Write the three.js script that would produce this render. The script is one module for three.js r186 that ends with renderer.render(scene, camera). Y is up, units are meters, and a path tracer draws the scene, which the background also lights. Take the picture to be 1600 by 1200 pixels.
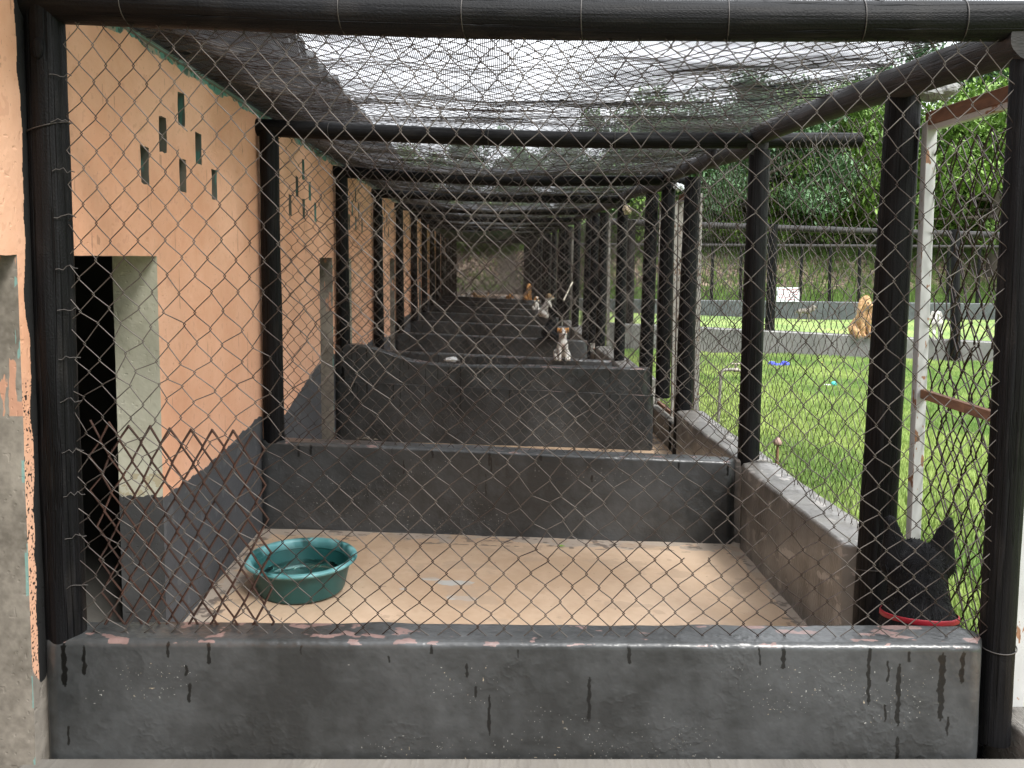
import * as THREE from 'three';
import { mergeGeometries } from 'three/addons/utils/BufferGeometryUtils.js';
import { RoundedBoxGeometry } from 'three/addons/geometries/RoundedBoxGeometry.js';

// ------------------------------------------------------------------ camera, sky, sun, exposure
const scene = new THREE.Scene();
const F = 1290, EYE = 1.6;                                   // focal length in pixels of a 1600 px wide frame
const camera = new THREE.PerspectiveCamera(2 * Math.atan(600 / F) * 180 / Math.PI, 4 / 3, 0.05, 900);
camera.position.set(0, EYE, 0);
camera.rotation.x = -Math.atan(85 / F);
camera.setViewOffset(1600, 1200, 40, 110, 1600, 1200);
scene.add(camera);

const renderer = new THREE.WebGLRenderer({ antialias: true });
renderer.setSize(1024, 768);
renderer.toneMapping = THREE.LinearToneMapping;
renderer.toneMappingExposure = 2.95;
renderer.shadowMap.enabled = true;

// ------------------------------------------------------------------ noise and random numbers
function rng(seed) { let a = seed >>> 0; return () => { a = (a + 0x6D2B79F5) | 0; let t = Math.imul(a ^ (a >>> 15), 1 | a); t = (t + Math.imul(t ^ (t >>> 7), 61 | t)) ^ t; return ((t ^ (t >>> 14)) >>> 0) / 4294967296; }; }
const hash2 = (x, y, s = 0) => { let h = Math.imul(x, 374761393) ^ Math.imul(y, 668265263) ^ Math.imul(s + 17, 1274126177); h = Math.imul(h ^ (h >>> 13), 1274126177); h ^= h >>> 16; return (h >>> 0) / 4294967296; };
const sm = t => t * t * (3 - 2 * t);
function vnoise(x, y, s = 0) {                                // value noise, 0..1
  const xi = Math.floor(x), yi = Math.floor(y), u = sm(x - xi), v = sm(y - yi);
  const a = hash2(xi, yi, s), b = hash2(xi + 1, yi, s), c = hash2(xi, yi + 1, s), d = hash2(xi + 1, yi + 1, s);
  return a + (b - a) * u + (c - a) * v + (a - b - c + d) * u * v;
}
function fbm(x, y, o = 4, s = 0) { let t = 0, a = 0.5, n = 0; for (let i = 0; i < o; i++) { t += a * vnoise(x, y, s + i * 7); n += a; x *= 2.03; y *= 2.03; a *= 0.5; } return t / n; }
const clamp = (x, a = 0, b = 1) => Math.min(b, Math.max(a, x));
const sstep = (a, b, x) => sm(clamp((x - a) / (b - a)));
const lerp = (a, b, t) => a + (b - a) * t;
const mix3 = (a, b, t) => [lerp(a[0], b[0], t), lerp(a[1], b[1], t), lerp(a[2], b[2], t)];
const V = (x, y, z) => new THREE.Vector3(x, y, -z);           // third number: metres away from the camera

// overcast sky: an even, bright cloud deck with faint structure
{
  const w = 256, h = 128, d = new Float32Array(w * h * 4);
  for (let j = 0; j < h; j++) for (let i = 0; i < w; i++) {
    const el = (j + 0.5) / h * 180 - 90;
    const ph = i / w * Math.PI * 2, e = el * Math.PI / 180;
    const n = fbm(3 + 2.2 * Math.cos(ph) * Math.cos(e), 5 + 2.2 * Math.sin(ph) * Math.cos(e), 4, 3);
    const L = el > 0 ? (0.47 + 0.93 * Math.sin(e)) * (0.86 + 0.28 * n) : 0.25;
    const k = (j * w + i) * 4; d[k] = L * 0.97; d[k + 1] = L * 1.0; d[k + 2] = L * 1.05; d[k + 3] = 1;
  }
  const t = new THREE.DataTexture(d, w, h, THREE.RGBAFormat, THREE.FloatType);
  t.mapping = THREE.EquirectangularReflectionMapping; t.magFilter = THREE.LinearFilter; t.minFilter = THREE.LinearFilter; t.needsUpdate = true;
  scene.background = t; scene.environment = t;
}
const sun = new THREE.DirectionalLight(new THREE.Color(1, 0.97, 0.92), 1.5);
sun.position.set(9, 18, 4); sun.target.position.set(0, 0, -8);
sun.castShadow = true; sun.shadow.radius = 30; sun.shadow.mapSize.set(2048, 2048);
Object.assign(sun.shadow.camera, { left: -25, right: 25, top: 25, bottom: -25, near: 1, far: 80 });
scene.add(sun, sun.target);

// ------------------------------------------------------------------ textures and materials
const enc = x => { x = clamp(x); return Math.round(255 * (x <= 0.0031308 ? 12.92 * x : 1.055 * Math.pow(x, 1 / 2.4) - 0.055)); };
function tex(w, h, fn, srgb = true) {                          // fn(u, v) -> linear rgb, or a height 0..1
  const d = new Uint8Array(w * h * 4);
  for (let j = 0; j < h; j++) for (let i = 0; i < w; i++) {
    const c = fn((i + 0.5) / w, (j + 0.5) / h), k = (j * w + i) * 4;
    if (srgb) { d[k] = enc(c[0]); d[k + 1] = enc(c[1]); d[k + 2] = enc(c[2]); } else { const g = Math.round(255 * clamp(c)); d[k] = d[k + 1] = d[k + 2] = g; }
    d[k + 3] = 255;
  }
  const t = new THREE.DataTexture(d, w, h, THREE.RGBAFormat);
  t.magFilter = THREE.LinearFilter; t.minFilter = THREE.LinearMipmapLinearFilter; t.generateMipmaps = true;
  t.wrapS = t.wrapT = THREE.RepeatWrapping; if (srgb) t.colorSpace = THREE.SRGBColorSpace; t.needsUpdate = true;
  return t;
}
const std = (o) => new THREE.MeshStandardMaterial({ side: THREE.DoubleSide, ...o });
const lin = (r, g, b) => new THREE.Color().setRGB(r, g, b);

const plasterBump = tex(512, 512, (u, v) => 0.55 * fbm(u * 14, v * 14, 4, 5) + 0.45 * Math.pow(fbm(u * 46, v * 46, 3, 9), 1.4) - 0.35 * (vnoise(u * 60, v * 60, 77) > 0.9 ? 1 : 0), false);
const concreteBump = tex(1024, 512, (u, v) => {
  const ridge = 1 - Math.abs(2 * fbm(u * 70, v * 30, 4, 41) - 1), m = sstep(0.5, 0.68, fbm(u * 9, v * 5, 3, 43));
  return 0.3 * fbm(u * 40, v * 18, 4, 31) + 0.5 * m * Math.pow(ridge, 4) + 0.3 * fbm(u * 210, v * 90, 3, 51);
}, false);
const woodBump = tex(256, 1024, (u, v) => {
  const g = fbm(u * 34, v * 3.5, 4, 61), c = Math.abs(fbm(u * 9 + 0.35 * fbm(u * 3, v * 3, 2, 5), v * 0.9, 3, 71) - 0.5);
  return clamp(0.5 + 0.2 * g - 0.8 * (c < 0.018 ? 1 - c / 0.018 : 0) + 0.1 * vnoise(u * 60, v * 220, 4));
}, false);
const woodMap = tex(256, 1024, (u, v) => {
  const g = fbm(u * 30, v * 4, 4, 62), p = fbm(u * 5, v * 6, 3, 81);
  let c = mix3([0.002, 0.002, 0.0023], [0.0085, 0.0085, 0.0098], clamp((g - 0.3) * 1.8));
  if (p > 0.66) c = mix3(c, [0.026, 0.023, 0.021], (p - 0.66) * 4 * g);
  return c;
});
woodMap.wrapS = woodMap.wrapT = woodBump.wrapS = woodBump.wrapT = THREE.MirroredRepeatWrapping;
plasterBump.wrapS = plasterBump.wrapT = THREE.MirroredRepeatWrapping;
const rescaled = (t, u, v) => { const c = t.clone(); c.repeat.set(u, v); c.needsUpdate = true; return c; };
const plasterFine = rescaled(plasterBump, 3, 3), plasterReveal = rescaled(plasterBump, 0.22, 2.5);
const M = {};
M.post = new THREE.MeshPhysicalMaterial({ side: THREE.DoubleSide, map: woodMap, bumpMap: woodBump, bumpScale: 0.006, roughness: 0.55, specularIntensity: 0.3 });
M.log = std({ map: tex(256, 512, (u, v) => { const g = fbm(u * 18, v * 5, 4, 63), q = fbm(u * 5, v * 9, 3, 82); return mix3([0.008, 0.007, 0.007], [0.04, 0.033, 0.031], clamp((g - 0.28) * 1.2 + (q - 0.5))); }), bumpMap: woodBump, bumpScale: 0.006, roughness: 0.7 });
M.wire = std({ vertexColors: true, roughness: 0.5, metalness: 0.35 });
M.tie = std({ color: lin(0.06, 0.054, 0.05), roughness: 0.5, metalness: 0.5 });
M.thread = new THREE.MeshPhysicalMaterial({ side: THREE.DoubleSide, color: lin(0.13, 0.132, 0.142), roughness: 1, transmission: 0.35, thickness: 0, specularIntensity: 0.3 });
M.thread2 = M.thread;
M.greenCloth = std({ map: tex(256, 256, (u, v) => { const n = fbm(u * 4, v * 14, 4, 12); return mix3([0.006, 0.022, 0.018], [0.02, 0.07, 0.055], n); }), roughness: 0.85 });
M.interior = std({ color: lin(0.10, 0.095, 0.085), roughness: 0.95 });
M.roofTile = std({ map: tex(128, 128, (u, v) => mix3([0.03, 0.032, 0.034], [0.075, 0.08, 0.08], fbm(u * 8, v * 8, 4, 19))), roughness: 0.8 });
M.roofUnder = std({ color: lin(0.03, 0.028, 0.027), roughness: 0.95 });

// peach plaster with a dark grey painted dado; u = metres along the wall / 2.4, v = height / 2.46
const PEACH = [0.70, 0.385, 0.245], DADO = [0.05, 0.052, 0.056];
function wallTexture(seed, bandFn) {
  return tex(1024, 1024, (u, v) => {
    const z = u * 2.4, y = v * 2.46;
    const n = fbm(z * 2.2 + seed, y * 2.2, 4, seed), f = fbm(z * 26, y * 26, 3, seed + 3);
    let c = mix3([PEACH[0] * 0.93, PEACH[1] * 0.88, PEACH[2] * 0.84], [PEACH[0] * 1.05, PEACH[1] * 1.1, PEACH[2] * 1.14], clamp(0.5 + (n - 0.5) * 2.2 + (f - 0.5) * 0.7));
    if (f > 0.74) c = mix3(c, [0.5, 0.24, 0.15], 0.35);
    const speck = vnoise(z * 120, y * 120, seed + 8); if (speck > 0.955) c = mix3(c, [0.32, 0.17, 0.12], 0.55);
    const scratch = vnoise(z * 55, y * 6, seed + 21); if (scratch > 0.93 && y > 0.6 && fbm(z * 3, y * 3, 2, seed + 30) > 0.56) c = mix3(c, [0.26, 0.13, 0.08], 0.5);
    const edge = bandFn(z) + 0.012 * (fbm(z * 16, 3, 3, seed + 12) - 0.5) * 2;
    if (y < edge + 0.004 * (vnoise(z * 140, y * 140, 3) - 0.5)) {
      c = mix3([DADO[0] * 0.8, DADO[1] * 0.8, DADO[2] * 0.82], [DADO[0] * 1.3, DADO[1] * 1.3, DADO[2] * 1.3], fbm(z * 5, y * 3, 4, seed + 40));
      if (fbm(z * 20, y * 14, 3, seed + 44) > 0.72) c = mix3(c, [0.12, 0.12, 0.12], 0.3);
    }
    const te = 2.42 + 0.06 * (fbm(z * 9, 1, 4, seed + 50) - 0.5);
    if (y > te) { c = fbm(z * 20, y * 20, 3, seed + 55) > 0.52 ? [0.1, 0.27, 0.225] : [0.3, 0.27, 0.21]; if (fbm(z * 40, y * 40, 2, seed + 56) > 0.62) c = [0.05, 0.1, 0.08]; }
    if (seed === 640) {                                         // creosote splashed on the plaster beside the post
      const q = z - 2.335 + 0.05 * (fbm(z * 14, y * 6, 4, 11) - 0.5);
      if (q > 0 || (y < 1.5 && q > -0.05 && y < 1.25 && vnoise(z * 190, y * 190, 13) > 0.76)) c = [0.004, 0.004, 0.004];
      if (y < 0.42 + 0.25 * (fbm(z * 12, y * 3, 3, 17) - 0.5)) c = mix3([0.17, 0.15, 0.125], [0.29, 0.26, 0.22], f);
    }
    return c;
  });
}
const plaster = (map) => std({ map, bumpMap: plasterFine, bumpScale: 0.003, roughness: 0.85 });
// concrete painted dark grey. x along the wall (0..2.9 m), s = way up the face, over the top and down the back (0..1.15 m)
const PX = 0.00187;
const streaks = [[734, 1043, 22, 5], [749, 1080, 18, 4], [770, 1096, 62, 5], [929, 1066, 66, 6], [993, 1010, 30, 6], [678, 1012, 14, 5], [816, 1018, 14, 3], [1201, 1014, 27, 4], [1239, 1013, 33, 8], [1376, 1014, 88, 6], [1406, 1034, 32, 5], [1424, 1042, 94, 8], [1404, 1106, 26, 4], [1493, 1024, 104, 11], [1525, 1020, 48, 8], [1425, 1160, 44, 6], [1505, 1126, 30, 5], [124, 1018, 44, 7], [257, 1010, 24, 6], [322, 1012, 32, 7], [286, 1048, 17, 5], [290, 1078, 30, 6], [92, 1016, 64, 10], [94, 1150, 30, 5], [1440, 1018, 16, 5], [610, 1030, 10, 4], [470, 1014, 14, 4]];
function wetWall(seed, marks, opts = {}) {
  return tex(opts.w || 2048, opts.h || 768, (u, v) => {
    const x = u * 2.9, s = v * 1.15;
    const n = fbm(x * 2.6, s * 3.2, 5, seed), f = fbm(x * 30, s * 30, 3, seed + 4), g = fbm(x * 9, s * 1.6, 4, seed + 6);
    let c = mix3([0.025, 0.0262, 0.026], [0.06, 0.063, 0.0645], clamp(0.45 + (n - 0.5) * 1.9 + (f - 0.5) * 0.7 + (g - 0.5) * 0.7));
    if (s < 0.44) {
      const cl = fbm(x * 3.1, s * 5, 3, seed + 9);
      if (vnoise(x * 260, s * 260, seed + 1) > 0.95 && cl > 0.55) c = [0.42, 0.41, 0.38];
      if (vnoise(x * 130, s * 130, seed + 2) > 0.965 && cl > 0.6) c = [0.36, 0.30, 0.22];
      if (s < -0.03 + 0.16 * (fbm(x * 4, 2, 4, seed + 11) - 0.62) + 0.03 * (f - 0.5)) c = mix3(c, [0.30, 0.27, 0.22], f > 0.5 ? 0.9 : 0.35);
      if (opts.right && x > 2.55 + 0.5 * fbm(s * 9, 4, 3, 5) + s * 1.0) c = mix3([0.33, 0.25, 0.17], [0.45, 0.4, 0.33], f);
    }
    if (s > 0.499 + 0.012 * (fbm(x * 11, 5, 3, seed + 18) - 0.5) && s < 0.645) {                                // worn top: paint scuffed through to the pink undercoat
      const p = fbm(x * 12, s * 26, 4, seed + 13), q = fbm(x * 2.1, 7, 3, seed + 14);
      const d = p + 0.3 * (q - 0.5) + 0.06 * (f - 0.5);
      if (d > 0.69) c = mix3([0.12, 0.08, 0.075], [0.22, 0.145, 0.13], f);
      if (vnoise(x * 150, s * 150, seed + 16) > 0.96) c = [0.09, 0.07, 0.06];
    }
    for (const [mx, ms, ml, mw] of marks) {                    // damp runs
      const t = (ms - s) / ml;
      if (t > -0.05 && t < 1.05) {
        const cx = mx + 0.006 * (vnoise(s * 60, mx * 91, 3) - 0.5), half = mw * (0.35 + 0.75 * vnoise(s * 95, mx * 53, 5)) * (t < 0 || t > 1 ? 0.4 : 1);
        if (Math.abs(x - cx) < half) c = [0.006, 0.006, 0.0055];
      }
    }
    return c;
  });
}
const nearMarks = streaks.map(([px, py, len, w]) => [(px - 760) * PX + 1.33, 0.5 - (py - 1012) * PX, len * PX, w * PX * 0.55]);
function randomMarks(seed, n, top = 0.5) { const r = rng(seed); return Array.from({ length: n }, () => [0.1 + 2.7 * r(), top - 0.02 * r() - (r() < 0.3 ? 0.15 * r() : 0), 0.03 + 0.2 * r() * r(), 0.003 + 0.006 * r()]); }
const concrete = (map) => std({ map, bumpMap: concreteBump, bumpScale: 0.0045, roughness: 0.3 });
M.wallFront = concrete(wetWall(100, nearMarks, { right: true }));
M.wallSecond = concrete(wetWall(130, randomMarks(5, 12), { w: 1024, h: 512 }));
M.wallThird = concrete(wetWall(160, randomMarks(8, 26), { w: 1024, h: 512 }));
M.wallFar = concrete(wetWall(190, randomMarks(11, 12), { w: 512, h: 256 }));
M.sideWall = concrete(tex(512, 512, (u, v) => { const n = fbm(u * 5, v * 9, 5, 210), g = fbm(u * 22, v * 1.2, 3, 214); let c = mix3([0.085, 0.078, 0.07], [0.19, 0.18, 0.165], clamp(0.4 + (n - 0.5) * 1.6 + (g - 0.5) * 0.9)); if (fbm(u * 14, v * 20, 4, 216) > 0.68) c = [0.27, 0.25, 0.23]; return c; }));
M.yardWall = concrete(tex(512, 256, (u, v) => mix3([0.1, 0.1, 0.096], [0.2, 0.195, 0.185], fbm(u * 9, v * 6, 5, 220))));
M.farYardWall = concrete(tex(256, 128, (u, v) => mix3([0.045, 0.05, 0.056], [0.1, 0.108, 0.118], fbm(u * 9, v * 6, 5, 222))));
M.floorNear = std({ map: tex(1024, 1024, (u, v) => {
  const x = u * 3.0, z = v * 2.4;                             // z: 0 at the camera's end of the pen
  const n = fbm(x * 1.6, z * 1.6, 5, 230), f = fbm(x * 30, z * 30, 3, 232);
  let c = mix3([0.38, 0.265, 0.175], [0.54, 0.405, 0.29], clamp(0.5 + (n - 0.5) * 2.0 + (f - 0.5) * 0.45));
  const dist = Math.min(2.4 - z, x * 1.3, (2.85 - x) * 2.2 + (x > 2.85 ? 9 : 0));
  const e = fbm(x * 7, z * 9, 4, 236);
  if (dist < 0.26 * e) c = mix3(c, [0.3, 0.265, 0.23], 0.75);
  if (dist < 0.22 && fbm(x * 20, z * 38, 4, 238) > 0.65) c = mix3(c, [0.1, 0.08, 0.068], 0.8);
  for (const [bx, bz, rx, rz] of [[1.19, 1.62, 0.085, 0.035], [1.24, 1.43, 0.075, 0.03], [0.95, 1.52, 0.02, 0.012], [1.08, 1.66, 0.05, 0.02]]) {
    const q = Math.hypot((x - bx) / rx, (z - bz) / rz) + 0.9 * (fbm(x * 22, z * 22, 3, 241) - 0.5); if (q < 0.95) c = mix3(c, [0.36, 0.37, 0.36], 0.85);
  }
  if (fbm(x * 5, z * 7, 5, 246) > 0.64) c = mix3(c, [0.34, 0.25, 0.175], 0.6);
  if (vnoise(x * 36, z * 46, 247) > 0.985) c = [0.09, 0.06, 0.045];
  if (vnoise(x * 42, z * 60, 244) > 0.975) c = mix3(c, [0.16, 0.1, 0.07], 0.8);
  return c;
}), bumpMap: concreteBump, bumpScale: 0.002, roughness: 0.42 });
M.floorFar = std({ map: tex(512, 512, (u, v) => { const n = fbm(u * 5, v * 5, 5, 250); let c = mix3([0.33, 0.22, 0.14], [0.5, 0.37, 0.25], n); if (fbm(u * 30, v * 40, 4, 253) > 0.64) c = [0.13, 0.1, 0.08]; return c; }), roughness: 0.7 });
M.slab = std({ map: tex(512, 512, (u, v) => mix3([0.11, 0.1, 0.088], [0.23, 0.215, 0.19], fbm(u * 12, v * 12, 5, 260))), bumpMap: concreteBump, bumpScale: 0.006, roughness: 0.85 });
M.cream = std({ map: tex(256, 1024, (u, v) => {                // door reveal: cream paint above a dark painted foot; v = height / 2
  const y = v * 2, n = fbm(u * 1.0, y * 4, 4, 270), f = fbm(u * 8, y * 44, 3, 272);
  let c = mix3([0.42, 0.40, 0.30], [0.6, 0.58, 0.46], clamp(0.5 + (n - 0.5) * 1.6 + (f - 0.5) * 0.6));
  if (y < 0.63 + 0.02 * (fbm(u * 9, 1, 2, 3) - 0.5)) c = mix3([0.03, 0.03, 0.03], [0.075, 0.075, 0.075], n);
  if (y > 0.63 && y < 0.72 && f > 0.6) c = mix3(c, [0.42, 0.34, 0.2], 0.7);
  return c;
}), bumpMap: plasterReveal, bumpScale: 0.003, roughness: 0.8 });
M.cement = std({ map: tex(256, 1024, (u, v) => {
  const y = v * 2, n = fbm(u * 1.1, y * 5, 5, 280), f = fbm(u * 11, y * 60, 3, 282);
  let c = mix3([0.15, 0.13, 0.105], [0.30, 0.265, 0.22], clamp(0.5 + (n - 0.5) * 1.8 + (f - 0.5) * 0.9));
  if (u > 0.95 + 0.12 * (fbm(3, y * 5, 3, 284) - 0.5) && fbm(u * 4, y * 9, 4, 283) > 0.56) c = mix3(c, [0.2, 0.4, 0.36], 0.7);
  if (y > 1.15 && u > 0.6 && fbm(u * 7, y * 8, 4, 286) > 0.6) c = [0.55, 0.29, 0.19];
  return c;
}), bumpMap: plasterReveal, bumpScale: 0.002, roughness: 0.9 });
M.teal = std({ map: tex(128, 128, (u, v) => { const n = fbm(u * 7, v * 7, 4, 290); return n > 0.58 ? mix3([0.08, 0.19, 0.16], [0.17, 0.33, 0.29], (n - 0.58) * 5) : mix3([0.2, 0.16, 0.12], [0.11, 0.12, 0.1], n * 1.7); }), roughness: 0.85 });

// ------------------------------------------------------------------ scene-graph helpers
const taken = {};
function numbered(n) { const k = taken[n] = (taken[n] ?? -1) + 1; return k ? `${n}_${String(k).padStart(3, '0')}` : n; }
function shadows(o) { o.castShadow = o.receiveShadow = true; return o; }
function thing(name, label, category, pos = [0, 0, 0], group) {
  const g = new THREE.Group(); g.name = numbered(name); g.position.copy(V(...pos)); g.userData = { label, category }; if (group) g.userData.group = group;
  scene.add(g); return g;
}
function part(name, geo, mat, parent) { const m = shadows(new THREE.Mesh(geo, mat)); m.name = name; parent.add(m); return m; }
function world(name, geo, mat, parent) {                        // geometry given in scene coordinates
  let o = new THREE.Vector3(), p = parent; while (p) { o.add(p.position); p = p.parent; }
  geo.translate(-o.x, -o.y, -o.z); return part(name, geo, mat, parent);
}
function single(name, geo, mat, label, category, group) { const m = shadows(new THREE.Mesh(geo, mat)); m.name = numbered(name); m.userData = { label, category }; if (group) m.userData.group = group; scene.add(m); return m; }
function structure(name, geo, mat) { const m = shadows(new THREE.Mesh(geo, mat)); m.name = numbered(name); m.userData.kind = 'structure'; scene.add(m); return m; }
const ORD = ['first', 'second', 'third', 'fourth', 'fifth', 'sixth', 'seventh', 'eighth', 'ninth', 'tenth', 'eleventh', 'twelfth', 'thirteenth', 'fourteenth', 'fifteenth'];

class Acc {                                                     // collects triangles
  constructor() { this.p = []; this.n = []; this.c = []; this.u = []; this.i = []; }
  build() {
    const g = new THREE.BufferGeometry(); g.setAttribute('position', new THREE.Float32BufferAttribute(this.p, 3));
    if (this.n.length) g.setAttribute('normal', new THREE.Float32BufferAttribute(this.n, 3));
    if (this.c.length) g.setAttribute('color', new THREE.Float32BufferAttribute(this.c, 3));
    if (this.u.length) g.setAttribute('uv', new THREE.Float32BufferAttribute(this.u, 2));
    g.setIndex(this.i); if (!this.n.length) g.computeVertexNormals(); return g;
  }
  tube(pts, r, sides, colour) {                                 // pts: [x, y, depth]
    const N = pts.length, base = this.p.length / 3;
    for (let k = 0; k < N; k++) {
      const a = pts[Math.max(0, k - 1)], b = pts[Math.min(N - 1, k + 1)], p = pts[k];
      let tx = b[0] - a[0], ty = b[1] - a[1], tz = b[2] - a[2]; const l = Math.hypot(tx, ty, tz) || 1; tx /= l; ty /= l; tz /= l;
      let ux, uy, uz; if (Math.abs(tz) < 0.8) { ux = -ty; uy = tx; uz = 0; } else { ux = 0; uy = -tz; uz = ty; }
      const m = Math.hypot(ux, uy, uz) || 1; ux /= m; uy /= m; uz /= m;
      const wx = ty * uz - tz * uy, wy = tz * ux - tx * uz, wz = tx * uy - ty * ux;
      const R = typeof r === 'function' ? r(k / (N - 1)) : r, col = colour ? colour(p) : null;
      for (let s = 0; s < sides; s++) {
        const th = s / sides * 6.28318, cs = Math.cos(th), sn = Math.sin(th), nx = ux * cs + wx * sn, ny = uy * cs + wy * sn, nz = uz * cs + wz * sn;
        this.p.push(p[0] + nx * R, p[1] + ny * R, -(p[2] + nz * R)); this.n.push(nx, ny, -nz); if (col) this.c.push(col[0], col[1], col[2]);
      }
    }
    for (let k = 0; k < N - 1; k++) for (let s = 0; s < sides; s++) {
      const a = base + k * sides + s, b = base + k * sides + (s + 1) % sides; this.i.push(a, a + sides, b, b, a + sides, b + sides);
    }
  }
  quad(a, b, c, d, uv) { const k = this.p.length / 3; for (const q of [a, b, c, d]) this.p.push(q[0], q[1], -q[2]); if (uv) for (const q of uv) this.u.push(q[0], q[1]); this.i.push(k, k + 1, k + 2, k, k + 2, k + 3); }
}

// wire netting. at(a, b) places the point a metres across and b metres up the panel; off is the normal offset direction
function netting({ w, h, px = 0.079, py = 0.083, r = 0.0017, sides = 4, fine = false, hook = 1, jit = 0.004, wave = 0.012, seed = 1, at, off = [0, 0, 1], skip, tone = 0 }) {
  const acc = new Acc(), hx = px / 2, hy = py / 2, ni = Math.floor(w / hx), nj = Math.floor(h / hy);
  const colour = (p) => { const n = vnoise(p[0] * 7 + p[2] * 5, p[1] * 7, seed + 90), m = vnoise(p[0] * 40 + p[2] * 33, p[1] * 40, seed + 91); const t = clamp((n - 0.35 + tone) * 2 + (m - 0.5) * 0.8); return mix3([0.1, 0.087, 0.077], [0.02, 0.0115, 0.0085], t); };
  const knot = (i, j) => {                                      // i, j count half cells
    const a = i * hx, b = j * hy;
    return [a + wave * (2 * fbm(a * 2.1, b * 2.1, 3, seed) - 1) * 2 + jit * (2 * hash2(i, j, seed) - 1) * (0.3 + 3.2 * Math.pow(vnoise(a * 2.2, b * 2.2, seed + 60), 2.2)), b + wave * (2 * fbm(a * 2.1, b * 2.1, 3, seed + 33) - 1) * 2 + jit * (2 * hash2(i, j, seed + 9) - 1) * (0.3 + 3.2 * Math.pow(vnoise(a * 2.2, b * 2.2, seed + 60), 2.2))];
  };
  const put = (a, b, o) => { const q = at(a, b); return [q[0] + off[0] * o, q[1] + off[1] * o, q[2] + off[2] * o]; };
  for (let i = 0; i < ni; i++) {
    const pts = [];
    for (let j = 0; j <= nj; j++) {
      const side = (i + j) & 1, K = knot(i + side, j);
      const o = side ? r * 0.9 : -r * 0.9;
      if (fine) {
        const prev = j > 0 ? knot(i + 1 - side, j - 1) : null, next = j < nj ? knot(i + 1 - side, j + 1) : null, s = side ? 1 : -1;
        const bend = hook * 0.0035, bow = hook * 0.05 * (2 * hash2(i, j, seed + 77) - 0.4);
        if (prev) pts.push(put(lerp(K[0], prev[0], 0.16 + bow) + s * bend * 0.6, lerp(K[1], prev[1], 0.2), o * 1.1));
        pts.push(put(K[0] + s * bend, K[1], -o * 0.2));
        if (next) pts.push(put(lerp(K[0], next[0], 0.16 + bow) + s * bend * 0.6, lerp(K[1], next[1], 0.2), -o * 1.1));
      } else pts.push(put(K[0], K[1], o));
    }
    if (skip) { let run = []; for (const q of pts) { if (skip(q, i)) { if (run.length > 1) acc.tube(run, r, sides, colour); run = []; } else run.push(q); } if (run.length > 1) acc.tube(run, r, sides, colour); }
    else acc.tube(pts, r, sides, colour);
  }
  return acc.build();
}
// round timber from a to b, uneven, with closed ends
function timber(a, b, r0, r1, seed, bow = [0, 0, 0], rad = 22, seg = 16) {
  const A = V(...a), B = V(...b), ax = B.clone().sub(A), L = ax.length(); ax.normalize();
  const u = new THREE.Vector3(Math.abs(ax.y) > 0.8 ? 1 : 0, Math.abs(ax.y) > 0.8 ? 0 : 1, 0).cross(ax).normalize(), w = ax.clone().cross(u);
  const acc = new Acc();
  for (let k = 0; k <= seg; k++) {
    const t = k / seg, s = Math.sin(Math.PI * t), c = A.clone().lerp(B, t).add(new THREE.Vector3(bow[0] * s, bow[1] * s, -bow[2] * s));
    for (let j = 0; j <= rad; j++) {
      const th = j / rad * Math.PI * 2, jj = j % rad, R = lerp(r0, r1, t) * (1 + 0.13 * (fbm(Math.cos(th) * 1.3 + seed, t * L * 2.2 + Math.sin(th) * 1.3, 3, seed) - 0.5) + 0.025 * (hash2(jj, k, seed) - 0.5));
      const q = c.clone().addScaledVector(u, Math.cos(th) * R).addScaledVector(w, Math.sin(th) * R);
      acc.p.push(q.x, q.y, q.z); acc.u.push(2 * j / rad, t * L + hash2(seed, 3) * 5);
    }
  }
  for (let k = 0; k < seg; k++) for (let j = 0; j < rad; j++) { const p = k * (rad + 1) + j, q = p + rad + 1; acc.i.push(p, p + 1, q, p + 1, q + 1, q); }
  for (const [k, flip] of [[0, 1], [seg, 0]]) {
    const c = A.clone().lerp(B, k / seg), m = acc.p.length / 3; acc.p.push(c.x, c.y, c.z); acc.u.push(0.5, 0.5);
    const st = acc.p.length / 3; for (let j = 0; j <= rad; j++) { const s = (k * (rad + 1) + j) * 3; acc.p.push(acc.p[s], acc.p[s + 1], acc.p[s + 2]); const th = j / rad * 6.283; acc.u.push(0.5 + 0.1 * Math.cos(th), 0.5 + 0.1 * Math.sin(th)); }
    for (let j = 0; j < rad; j++) flip ? acc.i.push(m, st + j + 1, st + j) : acc.i.push(m, st + j, st + j + 1);
  }
  return acc.build();
}
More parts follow.
